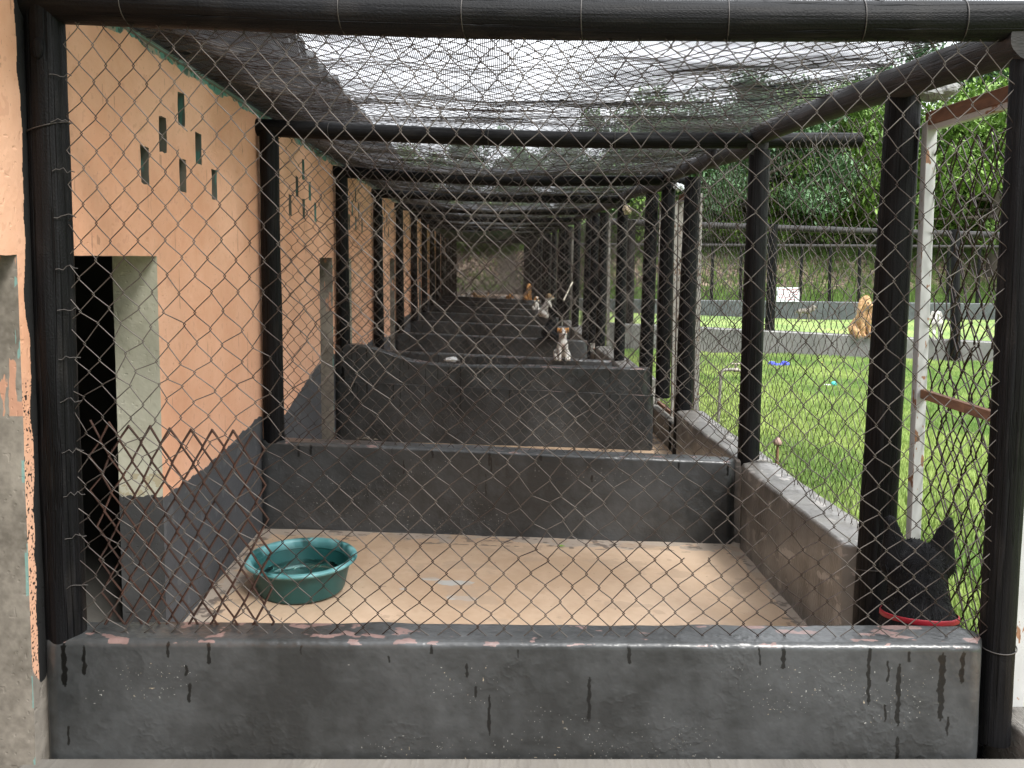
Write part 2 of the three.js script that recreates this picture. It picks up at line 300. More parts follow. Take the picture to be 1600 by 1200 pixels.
// low wall: rounded profile swept along x (or along depth when turned); lumps and a top line of its own
function lowWall({ a0, a1, c, th, base, top, turned = false, seed = 1, nA = 60, lump = 0.006, round = 0.025, uLen = 2.9 }) {
  const prof = []; const H = 1, ht = th / 2;
  const n1 = 9; for (let k = 0; k <= n1; k++) prof.push([-ht, k / n1, 0]);
  for (let k = 1; k < 5; k++) { const q = k / 5 * Math.PI / 2; prof.push([-ht + round * (1 - Math.cos(q)), 1, round * Math.sin(q)]); }
  for (let k = 0; k <= 3; k++) prof.push([lerp(-ht + round, ht - round, k / 3), 1, round]);
  for (let k = 4; k > 0; k--) { const q = k / 5 * Math.PI / 2; prof.push([ht - round * (1 - Math.cos(q)), 1, round * Math.sin(q)]); }
  for (let k = n1; k >= 0; k--) prof.push([ht, k / n1, 0]);
  const acc = new Acc(), np = prof.length;
  for (let i = 0; i <= nA; i++) {
    const a = lerp(a0, a1, i / nA), t = top(a), b = typeof base === 'function' ? base(a) : base; let s = 0, pc = 0, py = 0;
    const edge = Math.min(i, nA - i) === 0 ? 0.35 : 1, lip = t - b - round * 0.4;
    prof.forEach(([pcx, f, dy], k) => {
      let y = b + (t - round - b) * f + dy, cc = pcx * edge;
      if (k) s += Math.hypot(pcx - pc, y - py); pc = pcx; py = y;
      const l = lump * 2 * (fbm(a * 7 + pcx * 5, y * 7, 3, seed) - 0.5); cc += (pcx < 0 ? -l : l); y += (f === 1 ? l * 0.8 : 0);
      turned ? acc.p.push(c + cc, y, -a) : acc.p.push(a, y, -(c + cc));
      acc.u.push((a - a0) / uLen, (s - lip + 0.5) / 1.15);
    });
  }
  for (let i = 0; i < nA; i++) for (let k = 0; k < np - 1; k++) { const p = i * np + k, q = p + np; turned ? acc.i.push(p, p + 1, q, p + 1, q + 1, q) : acc.i.push(p, q, p + 1, p + 1, q, q + 1); }
  for (const i of [0, nA]) for (let k = 1; k < np - 1; k++) { const p = i * np; (i === 0) !== turned ? acc.i.push(p, p + k, p + k + 1) : acc.i.push(p, p + k + 1, p + k); }
  return acc.build();
}

// ------------------------------------------------------------------ layout
const Z0 = 2.45, PEN = 2.4, NPEN = 14, WALLX = -1.33;
const zk = k => Z0 + PEN * k;                                   // depth of partition k
const rowTop = (k, x) => 0.46 - (k === 0 ? 0.006 * x : 0.045 * (x - 0.35));
const lawnY = x => 0.15 - 0.038 * clamp(x - 1.6, 0, 8);

// ------------------------------------------------------------------ ground and terrain
function groundY(x, z) {
  const inside = x > -6.4 && x < 1.645 && z > -6 && z < 36.2;
  let y = x < 1.7 ? 0.15 : lawnY(x);
  if (inside) return -0.35;
  if (x < -1.4) y = 0.02;
  const zb = lerp(37, 25.2, sstep(0.5, 5, x)), t = z - zb;
  if (t > 0) y += 1.75 * sstep(0, 5.5, t) + 0.13 * Math.max(0, t - 4) * (t < 24 ? 1 : 0) + (t >= 24 ? 2.6 : 0) + 0.25 * (fbm(x * 0.6, z * 0.6, 3, 7) - 0.5) * sstep(0, 3, t);
  return y;
}
{
  const xs = [], zs = [];
  for (const x of [-400, -200, -100, -60, -40, -25, -15, -10, -8]) xs.push(x);
  for (let x = -6.5; x <= 1.6; x += 1) xs.push(x);
  xs.push(1.63, 1.66); for (let x = 1.9; x < 26; x += 0.35) xs.push(x); for (const x of [30, 36, 45, 60, 90, 150, 250, 400]) xs.push(x);
  for (const z of [-400, -150, -60, -20, -8]) zs.push(z); for (let z = -6.2; z < 2; z += 1) zs.push(z);
  for (let z = 2; z < 48; z += 0.4) zs.push(z); for (const z of [50, 55, 62, 75, 100, 150, 250, 400]) zs.push(z);
  const acc = new Acc();
  for (const z of zs) for (const x of xs) {
    acc.p.push(x, groundY(x, z), -z); acc.u.push(x / 1.6, z / 1.6);
    const zb = lerp(37, 25.2, sstep(0.5, 5, x)), t = z - zb + 2.2 * (fbm(x * 0.7, z * 0.7, 3, 15) - 0.5);
    const n = fbm(x * 1.1, z * 1.1, 4, 25);
    let c = mix3([0.17, 0.275, 0.07], [0.34, 0.43, 0.13], clamp(0.5 + (n - 0.5) * 2.4));
    if (t > 0.6 && t <= 2.5) c = mix3([0.075, 0.14, 0.028], [0.13, 0.2, 0.05], n);
    if (t > 2.5 && t < 4.8) c = mix3([0.2, 0.145, 0.105], [0.42, 0.33, 0.26], clamp(0.5 + 2 * (n - 0.5)));
    if (t >= 4.8) c = mix3([0.09, 0.17, 0.03], [0.19, 0.28, 0.06], n);
    if (x < 3.4 && z > 24 && t > -14 && t < 5.6) c = mix3([0.06, 0.045, 0.035], [0.2, 0.155, 0.12], clamp(0.5 + 2.4 * (n - 0.5)));
    if (x > 1.5 && x < 2.3 && z < 2.72 + 0.4 * (n - 0.5)) c = mix3([0.4, 0.26, 0.16], [0.52, 0.38, 0.26], n);
    acc.c.push(...c);
  }
  const W = xs.length; for (let j = 0; j < zs.length - 1; j++) for (let i = 0; i < W - 1; i++) { const p = j * W + i, q = p + W; acc.i.push(p, p + 1, q, p + 1, q + 1, q); }
  structure('ground', acc.build(), std({ vertexColors: true, map: tex(512, 512, (u, v) => { const g = 0.62 + 0.7 * (fbm(u * 60, v * 60, 3, 300) - 0.3) * 0.9; return [g, g, g * 0.95]; }), roughness: 0.95 }));
}

// pen floors (each its own screed) and the slab the camera stands on
for (let k = 0; k < 10; k++) {
  const a = zk(k), b = zk(k + 1), acc = new Acc(), n = 24;
  for (let j = 0; j <= n; j++) for (let i = 0; i <= n; i++) { const u = i / n, v = j / n, x = lerp(-1.36, 1.64, u); acc.p.push(x, -0.035 - 0.035 * x + 0.008 * (fbm(x * 3, v * 5, 2, k) - 0.5), -lerp(a + 0.005, b - 0.005, v)); acc.u.push(u, v); }
  for (let j = 0; j < n; j++) for (let i = 0; i < n; i++) { const p = j * (n + 1) + i, q = p + n + 1; acc.i.push(p, p + 1, q, p + 1, q + 1, q); }
  structure('pen_floor', acc.build(), k === 0 ? M.floorNear : M.floorFar);
}
{ const g = new RoundedBoxGeometry(3.08, 0.5, 5.2, 2, 0.02); g.translate(0.155, 0.112 - 0.25, -(2.385 - 2.6)); structure('walkway_slab', g, M.slab); }
{ const g = new THREE.BoxGeometry(2.9, 0.12, 12.2, 1, 1, 1); g.translate(0.12, -0.01, -30.2); structure('dirt_floor', g, std({ map: tex(256, 512, (u, v) => mix3([0.18, 0.12, 0.085], [0.36, 0.27, 0.2], fbm(u * 14, v * 50, 5, 310))), roughness: 0.95 })); }

// ------------------------------------------------------------------ the kennel building on the left
const house = thing('kennel_building', 'long peach plastered kennel building with dark doorways and slit vents', 'building', [WALLX, 0, Z0]);
const WTOP = 2.445, TH = 0.18, DOORH = 1.6;
const band = { 0: z => 0.62 + 0.06 * sstep(1.4, 2.4, z), 1: z => 0.53 + 0.24 * sstep(0.0, 1.9, z), 2: z => 0.66, 3: z => 0.6 + 0.05 * Math.sin(z * 3), 4: z => 0.12 };
const wallMats = [0, 1, 2, 3, 4].map(i => plaster(wallTexture(400 + 60 * i, band[i])));
const dadoOf = k => wallMats[k === 0 ? 0 : k === 1 ? 1 : k < 0 ? 4 : 2 + (k & 1)];
function doorsOf(k) {                                            // pen k lies between partition k and k + 1
  return ((k % 2) + 2) % 2 === 0 ? [[zk(k) + 0.10, zk(k) + 0.89, 'start']] : [[zk(k + 1) - 0.66, zk(k + 1) - 0.106, 'end']];
}
const inCap = new Acc();
for (let k = -2; k < NPEN; k++) {
  const a = zk(k), b = zk(k + 1), even = ((k % 2) + 2) % 2 === 0;
  const shape = new THREE.Shape([new THREE.Vector2(a, -0.3), new THREE.Vector2(b, -0.3), new THREE.Vector2(b, WTOP), new THREE.Vector2(a, WTOP)]);
  const holes = [];
  for (const [z0, z1, where] of doorsOf(k)) holes.push({ z0, z1, y0: -0.08, y1: DOORH + 0.012, where });
  if (k >= -1 && k < 9) {
    const mid = even ? a + 1.2 : b - 1.2, s = even ? 1 : -1;
    for (const [dz, y] of [[0, 2.25], [-0.215, 2.11], [0.205, 2.11], [-0.405, 1.965], [0, 1.965], [0.42, 1.965]]) holes.push({ z0: mid + s * dz - 0.04, z1: mid + s * dz + 0.04, y0: y - 0.072, y1: y + 0.072, vent: true });
  }
  const r = rng(900 + k);
  for (const h of holes) {
    const j = () => (h.vent ? 0.008 : 0.004) * (r() - 0.5); const pts = [];
    const corners = [[h.z0, h.y0], [h.z1, h.y0], [h.z1, h.y1], [h.z0, h.y1]];
    for (let c = 0; c < 4; c++) { const A = corners[c], B = corners[(c + 1) % 4], n = h.vent ? 3 : 10; for (let i = 0; i < n; i++) pts.push(new THREE.Vector2(lerp(A[0], B[0], i / n) + j(), lerp(A[1], B[1], i / n) + j())); }
    h.pts = pts; shape.holes.push(new THREE.Path(pts));
  }
  const g = new THREE.ShapeGeometry(shape), p = g.attributes.position, uv = g.attributes.uv;
  for (let i = 0; i < p.count; i++) { const z = p.getX(i), y = p.getY(i); uv.setXY(i, (z - a) / 2.4, y / 2.46); p.setXYZ(i, 0, y, -z); }
  g.computeVertexNormals();
  const inner = g.clone(); inner.translate(WALLX - TH, 0, 0); g.translate(WALLX, 0, 0);
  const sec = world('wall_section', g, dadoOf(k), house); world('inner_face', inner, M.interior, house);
  for (const h of holes) {
    const ring = (acc, test) => { const n = h.pts.length; for (let i = 0; i < n; i++) { const A = h.pts[i], B = h.pts[(i + 1) % n], mz = (A.x + B.x) / 2, my = (A.y + B.y) / 2; if (!test(mz, my)) continue;
      acc.quad([WALLX - TH, A.y, A.x], [WALLX, A.y, A.x], [WALLX, B.y, B.x], [WALLX - TH, B.y, B.x], [[0, A.y / 2 + 0.5 * (my > DOORH ? A.x : 0)], [1, A.y / 2 + 0.5 * (my > DOORH ? A.x : 0)], [1, B.y / 2 + 0.5 * (my > DOORH ? B.x : 0)], [0, B.y / 2 + 0.5 * (my > DOORH ? B.x : 0)]]); } };
    const acc = new Acc(); ring(acc, (z, y) => h.vent || y > -0.02);
    world(h.vent ? 'vent_slit' : 'door_reveal', acc.build(), h.vent ? M.teal : h.where === 'start' ? M.cream : M.cement, house);
  }
}
{ // top of the wall, back wall, inner floor, ends
  const far = zk(NPEN), near = zk(-2);
  const bx = (x0, x1, y0, y1, z0, z1) => { const g = new THREE.BoxGeometry(x1 - x0, y1 - y0, z1 - z0); g.translate((x0 + x1) / 2, (y0 + y1) / 2, -(z0 + z1) / 2); return g; };
  world('wall_coping', bx(WALLX - TH, WALLX + 0.004, WTOP, WTOP + 0.02, near, far), M.teal, house);
  world('back_wall', bx(-4.9, -4.7, -0.3, 3.3, near, far), M.interior, house);
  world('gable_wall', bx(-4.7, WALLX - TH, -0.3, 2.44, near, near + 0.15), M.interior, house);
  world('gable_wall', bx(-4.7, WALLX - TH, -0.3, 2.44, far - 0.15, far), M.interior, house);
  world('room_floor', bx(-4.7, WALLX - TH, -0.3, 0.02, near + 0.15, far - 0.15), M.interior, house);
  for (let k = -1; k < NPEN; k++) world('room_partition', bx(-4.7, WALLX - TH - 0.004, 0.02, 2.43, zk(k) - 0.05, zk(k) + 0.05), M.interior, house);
  // roof: deck with a row of curved tiles at the eave
  const slope = 0.27, ex = -1.03, ey = 2.62, acc = new Acc();
  const roof = new THREE.Group(); roof.name = 'roof'; house.add(roof);
  const rx = -5.3, ry = ey + (ex - rx) * slope;
  for (const [dy] of [[0], [0.03]]) acc.quad([ex, ey + dy, near], [ex, ey + dy, far], [rx, ry + dy, far], [rx, ry + dy, near], [[0, 0], [0, 40], [5, 40], [5, 0]]);
  acc.quad([ex, ey, near], [ex, ey, far], [ex, ey + 0.03, far], [ex, ey + 0.03, near], [[0, 0], [0, 1], [1, 1], [1, 0]]);
  world('roof_deck', acc.build(), M.roofUnder, roof);
  world('fascia', bx(WALLX - TH + 0.02, WALLX - 0.04, WTOP + 0.02, ey + 0.07, near, far), M.roofUnder, roof);
  const ta = new Acc(); const n = 8, tw = 0.31, tl = 0.42;
  for (const sd of [0, 1]) { const b0 = ta.p.length / 3; for (let i = 0; i <= n; i++) for (const l of [0, 1]) { const q = i / n, y = 0.055 * Math.sin(Math.PI * q * 1.5 + 0.2) - sd * 0.016; ta.p.push(-l * tl, y + l * tl * slope, -(q * tw)); ta.u.push(q, l); } for (let i = 0; i < n; i++) { const p = b0 + i * 2; ta.i.push(p, p + 1, p + 2, p + 2, p + 1, p + 3); } }
  for (let i = 0; i < n; i++) { const p = i * 2, q = (n + 1) * 2 + i * 2; ta.i.push(p, p + 2, q, q, p + 2, q + 2); }
  const tg = ta.build(), r = rng(44);
  for (let row = 0; row < 2; row++) for (let i = 0; i < 70; i++) {
    const m = part('roof_tile', tg, M.roofTile, roof); m.position.set(ex + 0.07 - row * 0.36 + 0.03 * (r() - 0.5) - WALLX, ey + 0.085 + row * 0.36 * slope + 0.008 * r() + (row ? 0.02 : 0), -(near + 1.6 + i * 0.3) + Z0); m.rotation.y = 0.05 * (r() - 0.5);
  }
}

// ------------------------------------------------------------------ partitions: low wall, posts, beam, netting
const beamY = (k, x) => EYE + (k === 0 ? lerp(0.748, 0.69, clamp((x + 1.3) / 2.9)) : lerp(0.765, 0.69, clamp((x + 1.3) / 2.9)));
for (let k = 0; k < NPEN; k++) {
  const z = zk(k), far = k > 4;
  const which = k === 0 ? 'nearest the camera' : `${ORD[k]} from the camera`;
  if (k < 10) {
    const label = ['front low wall of dark grey painted concrete with damp streaks', 'second low grey wall, behind the pale pen floor with the basin', 'tall third grey wall of two block courses under the small white puppy'][k] || `low grey partition wall in the corridor, ${ORD[k]} from the camera`;
    const mat = k === 0 ? M.wallFront : k === 1 ? M.wallSecond : k === 2 ? M.wallThird : M.wallFar;
    const w = thing('partition_wall', label, 'wall', [0, -0.1, z], 'low partition walls');
    const x1 = k === 0 ? 1.505 : 1.475;
    world('course', lowWall({ a0: -1.34, a1: x1, c: z + 0.012, th: k === 0 ? 0.145 : 0.14, base: -0.12, top: x => rowTop(k, x) + (k === 2 ? -0.006 : 0), seed: 50 + k, nA: far ? 20 : 90, lump: k === 0 ? 0.005 : 0.005, round: k === 2 ? 0.004 : 0.022 }), mat, w);
    if (k === 2) world('course', lowWall({ a0: -1.34, a1: x1 - 0.03, c: z + 0.0125, th: 0.141, base: x => rowTop(k, x) - 0.004, top: x => 0.665 + 0.14 * sstep(-0.55, -1.15, x) + 0.03 * sstep(-0.2, -0.8, x) - 0.015 * x, seed: 77, nA: 70, lump: 0.008, round: 0.016 }), mat, w);
  }
  const f = thing('partition_fence', k === 0 ? 'wire netting fence on black timber posts nearest the camera' : `wire netting fence on black posts across the corridor, ${ORD[k]} from the camera`, 'fence', [0, 0.4, z], 'netting fences across the corridor');
  const lx = k === 0 ? -1.283 : -1.262, rx = k === 0 ? 1.562 : 1.578, wallBase = k < 10;
  world('post', timber([lx + (k === 0 ? 0.003 : 0), wallBase ? rowTop(k, lx) - 0.012 : 0.02, z], [lx, EYE + 0.74, z], k === 0 ? 0.058 : 0.061, 0.054, 10 + k, [0, 0, 0], far ? 12 : 26, far ? 6 : 30), M.post, f);
  world('post', timber([rx + (k === 0 ? 0.0 : -0.02), k === 0 ? 0.12 : wallBase ? rowTop(k, 1.5) - 0.03 : 0, z + (k === 0 ? 0.01 : 0)], [rx + (k === 0 ? 0.02 : 0.01), EYE + (k === 0 ? 0.66 : 0.63), z], k === 0 ? 0.05 : 0.064, k === 0 ? 0.047 : 0.06, 30 + k, [0, 0, 0], far ? 12 : 26, far ? 6 : 30), M.post, f);
  const bl = [-1.36, beamY(k, -1.3), z], br = [k === 1 ? 2.17 : k === 2 ? 1.75 : 1.66, beamY(k, 1.6), z];
  world('beam', timber(bl, br, k === 0 ? 0.06 : 0.05, k === 0 ? 0.057 : 0.044, 60 + k, [0, k === 0 ? -0.022 : -0.02 - 0.012 * (k % 3), 0], far ? 12 : 28, far ? 8 : 44), M.post, f);
  if (k < 2) for (const tx of (k === 0 ? [-1.03, -0.41, -0.06, 0.28, 0.70, 1.09, 1.38] : [-0.9, 0.02, 0.75])) {
    const acc = new Acc(), by = beamY(k, tx) + (k === 0 ? -0.022 : -0.032) * Math.sin(Math.PI * (tx + 1.36) / 3); const ring = []; for (let q = 0; q <= 20; q++) { const t = q / 20 * 6.283; ring.push([tx + 0.012 * Math.sin(t), by + (k ? 0.053 : 0.0605) * Math.cos(t), z + (k ? 0.053 : 0.0605) * Math.sin(t)]); } acc.tube(ring, 0.0018, 5); world('tie_wire', acc.build(), M.tie, f);
  }
  if (k === 0) {
    for (const [px, py, pr, pz, tilt] of [[-1.283, 1.985, 0.0575, 0, 0.1], [1.566, 0.42, 0.052, 0.01, -0.15]]) { const acc = new Acc(), ring = []; for (let q = 0; q <= 24; q++) { const t = q / 24 * 6.283; ring.push([px + pr * Math.cos(t), py + 0.012 * Math.sin(t + 1) + tilt * pr * Math.cos(t), z + pz + pr * Math.sin(t)]); } acc.tube(ring, 0.002, 5); world('tie_wire', acc.build(), M.tie, f); }
    const kn = new THREE.SphereGeometry(0.02, 14, 10); kn.scale(0.8, 1.5, 0.35); kn.translate(-1.277, 2.2, -(z - 0.056)); world('knot', kn, M.post, f);
  }
  const w = rx - lx - (k === 0 ? 0.07 : 0.09), yb = k < 10 ? (x => (k === 2 ? 0.63 : rowTop(k, x) - 0.012)) : (x => 0.02);
  const at = (a, b) => { const x = lx + 0.05 + a, y0 = yb(x), y1 = beamY(k, x) - 0.035; const q = b / 1.83; return [x, y0 + q * (k === 0 ? 0.87 + 0.13 * q : 1) * (y1 - y0), z - 0.012 + 0.016 * (fbm(a * 1.7, b * 1.7, 2, k + 5) - 0.5)]; };
  const net = world('wire_netting', netting({ w, h: 1.83, px: k === 0 ? 0.0825 : k < 7 ? 0.08 : 0.062, py: k === 0 ? 0.0915 : k < 7 ? 0.089 : 0.07, r: k === 0 ? 0.0016 : k < 5 ? 0.00165 : 0.0024, sides: k === 0 ? 6 : k < 3 ? 4 : 3, fine: k < 3, jit: k === 0 ? 0.0045 : 0.005, wave: 0.014, seed: 200 + 13 * k, at, tone: k === 0 ? 0.06 : 0.1,
    skip: k === 0 ? (q, i) => (Math.hypot(q[0] + 0.02, (q[1] - 1.12) * 1.3) < 0.022) || (Math.hypot(q[0] - 0.64, q[1] - 0.72) < 0.02) || (Math.hypot(q[0] + 0.86, q[1] - 1.95) < 0.02) : null }), M.wire, f);
  net.userData.kind = 'stuff';
  if (k === 0) {                                                // loose ends hooked round the left post
    const r = rng(7); for (let i = 0; i < 12; i++) { const acc = new Acc(), y = 0.62 + i * 0.135 + 0.03 * r(); const pts = []; for (let q = 0; q <= 6; q++) { const t = q / 6; pts.push([-1.25 + 0.05 * t, y + 0.018 * Math.sin(t * 3) * (r() - 0.2), z - 0.052 + 0.03 * t]); } acc.tube(pts, 0.0016, 4); world('wire_end', acc.build(), M.tie, f); }
  }
}
// rusty expanded-metal sheet wired behind the netting at the bottom left
{
  const at = (a, b) => [-1.215 + a + 0.035 * (1 - b / 0.66) * 0.6, 0.455 + b - 0.03 * (a / 0.5) + 0.0, 2.50 + 0.012 * (fbm(a * 4, b * 4, 2, 3) - 0.5)];
  const g = netting({ w: 0.545, h: 0.665, px: 0.0625, py: 0.108, r: 0.0041, sides: 4, hook: 0, jit: 0.002, wave: 0.007, seed: 71, at });
  const c = g.attributes.color, p = g.attributes.position; for (let i = 0; i < c.count; i++) { const n = fbm(p.getX(i) * 30, p.getY(i) * 30, 3, 8); const q = mix3([0.02, 0.013, 0.011], [0.085, 0.036, 0.022], n); c.setXYZ(i, ...q); }
  single('expanded_metal_sheet', g, std({ vertexColors: true, roughness: 0.75, metalness: 0.2 }), 'rusty diamond metal sheet behind the netting at the lower left', 'metal sheet');
}

// ------------------------------------------------------------------ roof netting and shade cloth over each pen
function roofAt(k) {
  const z0 = zk(k), z1 = zk(k + 1);
  return (x, t) => {                                            // t 0..1 along the pen
    const z = lerp(z0, z1, t), e = clamp((x + 1.33) / 2.93);
    const onBeam = lerp(lerp(beamY(Math.max(k, 0), x) + 0.052, beamY(Math.max(k + 1, 0), x) + 0.05, t), 0, 0);
    const wallEdge = WTOP + 0.03; let y = lerp(wallEdge, onBeam, sstep(0, 0.16, e));
    y -= (k < 1 ? 0.055 : 0.1 + 0.04 * (k & 1)) * Math.sin(Math.PI * t) * Math.sin(Math.PI * clamp(e, 0.05, 0.97)) * 1.0;
    y += (k < 1 ? 0.07 : 0.09) * (fbm(x * 2.3 + k * 9, z * 3.3, 3, 21) - 0.5) * Math.sin(Math.PI * t);
    return [x, y, z];
  };
}
function strips(acc, pts, wFn, upish) {                         // flat woven tape along pts, lying in the cloth
  const n = pts.length, base = acc.p.length / 3;
  for (let i = 0; i < n; i++) { const p = pts[i], w = wFn(i) / 2; if (upish === 'z') { acc.p.push(p[0] - w, p[1], -p[2], p[0] + w, p[1], -p[2]); } else { acc.p.push(p[0], p[1], -(p[2] - w), p[0], p[1], -(p[2] + w)); } acc.n.push(0, 1, 0, 0, 1, 0); }
  for (let i = 0; i < n - 1; i++) { const q = base + 2 * i; acc.i.push(q, q + 1, q + 2, q + 1, q + 3, q + 2); }
}
for (let k = 0; k < NPEN - 1; k++) {
  const at = roofAt(k), near = k < 2, mid = k < 5;
  const where = k === 0 ? 'over the pen with the basin' : `over the ${ORD[k]} pen of the corridor`;
  const t = thing('roof_cover', `sagging roof of wire netting and black shade cloth ${where}`, 'netting roof', [0, 2.4, zk(k) + 1.2], 'netting roofs of the pens');
  const n1 = world('wire_netting', netting({ w: 2.9, h: PEN, px: 0.085, py: 0.085, r: 0.0017, sides: near ? 4 : 3, fine: k === 0, jit: 0.009, wave: 0.025, seed: 500 + k, at: (a, b) => { const q = at(-1.32 + a, b / PEN); q[1] -= 0.006; return q; }, off: [0, 1, 0], tone: 0.12 }), M.wire, t);
  n1.userData.kind = 'stuff';
  // cloth: fine tapes along the pen and bunched ones across
  const pitch = near ? 0.0075 : mid ? 0.013 : 0.026, acc = new Acc(), nx = Math.floor(2.86 / pitch), seg = near ? 14 : 6;
  for (let i = 0; i < nx; i++) {
    const pts = [], x0 = -1.31 + i * pitch; for (let s = 0; s <= seg; s++) { const q = at(x0 + 0.35 * pitch * (2 * vnoise(i * 0.37, s * 0.6, 31) - 1) + 0.02 * (vnoise(i * 0.02, s * 0.4, 9) - 0.5), s / seg); q[1] += 0.006; pts.push(q); }
    const wv = (k < 1 ? 0.3 : k < 2 ? 0.48 : 0.58) + 0.2 * vnoise(i * 0.05, k * 3, 4); strips(acc, pts, () => pitch * wv, 'z');
  }
  const cp = near ? 0.0105 : mid ? 0.018 : 0.036, nz = Math.floor(PEN / cp), sx = near ? 44 : 18;
  for (let j = 0; j < nz; j++) {
    const pts = [], d = []; for (let s = 0; s <= sx; s++) { const x = lerp(-1.31, 1.58, s / sx), arc = 0.09 * Math.sin(s / sx * 3.1 + 0.5) + 0.05 * (fbm(s / sx * 3, j * cp * 1.5, 3, 66 + k) - 0.5); const q = at(x, clamp((j * cp + arc * 0.6) / PEN)); q[1] += 0.008; pts.push(q); const f = fbm(x * 1.6 + j * 0.02, j * cp * 11 + arc * 6, 4, 88 + k); d.push(cp * clamp(k < 1 ? 0.09 + 0.26 * sstep(0.2, 1.2, x + 0.5 * (vnoise(x * 3, j * 0.05, 6) - 0.5)) + 3.6 * (f - 0.53) : 0.34 + 3.4 * (f - 0.47), 0.03, k < 1 ? 0.7 : 0.95)); }
    strips(acc, pts, i => d[i], 'x');
  }
  world('shade_cloth', acc.build(), near ? M.thread : M.thread2, t).userData.kind = 'stuff';
}
{ // dark green sheet hung under the roof, well down the corridor
  const acc = new Acc(), n = 16; const at7 = (u, v) => { const x = lerp(-1.15, 0.62, u), z = lerp(zk(6) + 0.2, zk(9), v); return [x, EYE + 0.66 - 0.1 * Math.sin(Math.PI * u) + 0.03 * (fbm(u * 5, v * 9, 3, 3) - 0.5) - 0.05 * v, z]; };
  for (const dy of [0, -0.004]) { const b = acc.p.length / 3; for (let j = 0; j <= n; j++) for (let i = 0; i <= n; i++) { const q = at7(i / n, j / n); acc.p.push(q[0], q[1] + dy, -q[2]); acc.u.push(i / n, j / n); } for (let j = 0; j < n; j++) for (let i = 0; i < n; i++) { const p = b + j * (n + 1) + i, q = p + n + 1; dy ? acc.i.push(p, q, p + 1, p + 1, q, q + 1) : acc.i.push(p, p + 1, q, p + 1, q + 1, q); } }
  single('green_tarpaulin', acc.build(), M.greenCloth, 'dark green cloth slung below the roof far down the corridor', 'cloth');
}

// ------------------------------------------------------------------ right side: low walls, gate posts, top logs, netting, gates
M.whitePaint = std({ map: tex(128, 512, (u, v) => { const n = fbm(u * 5, v * 24, 4, 330), f = fbm(u * 18, v * 90, 3, 331); let c = mix3([0.38, 0.39, 0.385], [0.52, 0.53, 0.525], n); if (n > 0.72 || f > 0.82) c = mix3([0.16, 0.075, 0.04], [0.3, 0.16, 0.09], f); return c; }), roughness: 0.6 });
M.greyPaint = std({ map: tex(128, 512, (u, v) => { const n = fbm(u * 5, v * 24, 4, 335), f = fbm(u * 18, v * 90, 3, 336); let c = mix3([0.16, 0.15, 0.135], [0.34, 0.32, 0.29], n); if (f > 0.66) c = [0.12, 0.07, 0.045]; return c; }), roughness: 0.7 });
M.rust = std({ map: tex(128, 512, (u, v) => { const n = fbm(u * 6, v * 30, 4, 340); return mix3([0.07, 0.035, 0.025], [0.27, 0.14, 0.08], n); }), roughness: 0.8 });
function boxBetween(a, b, w, d) {                                // bar of w (x) by d from a to b
  const A = V(...a), B = V(...b), L = A.distanceTo(B), g = new RoundedBoxGeometry(w, L, d, 1, 0.003); const uv = g.attributes.uv, p = g.attributes.position; for (let i = 0; i < uv.count; i++) uv.setXY(i, p.getX(i) * 6 + p.getZ(i) * 6, p.getY(i) * 0.5);
  g.applyQuaternion(new THREE.Quaternion().setFromUnitVectors(new THREE.Vector3(0, 1, 0), B.clone().sub(A).normalize())); const c = A.add(B).multiplyScalar(0.5); g.translate(c.x, c.y, c.z); return g;
}
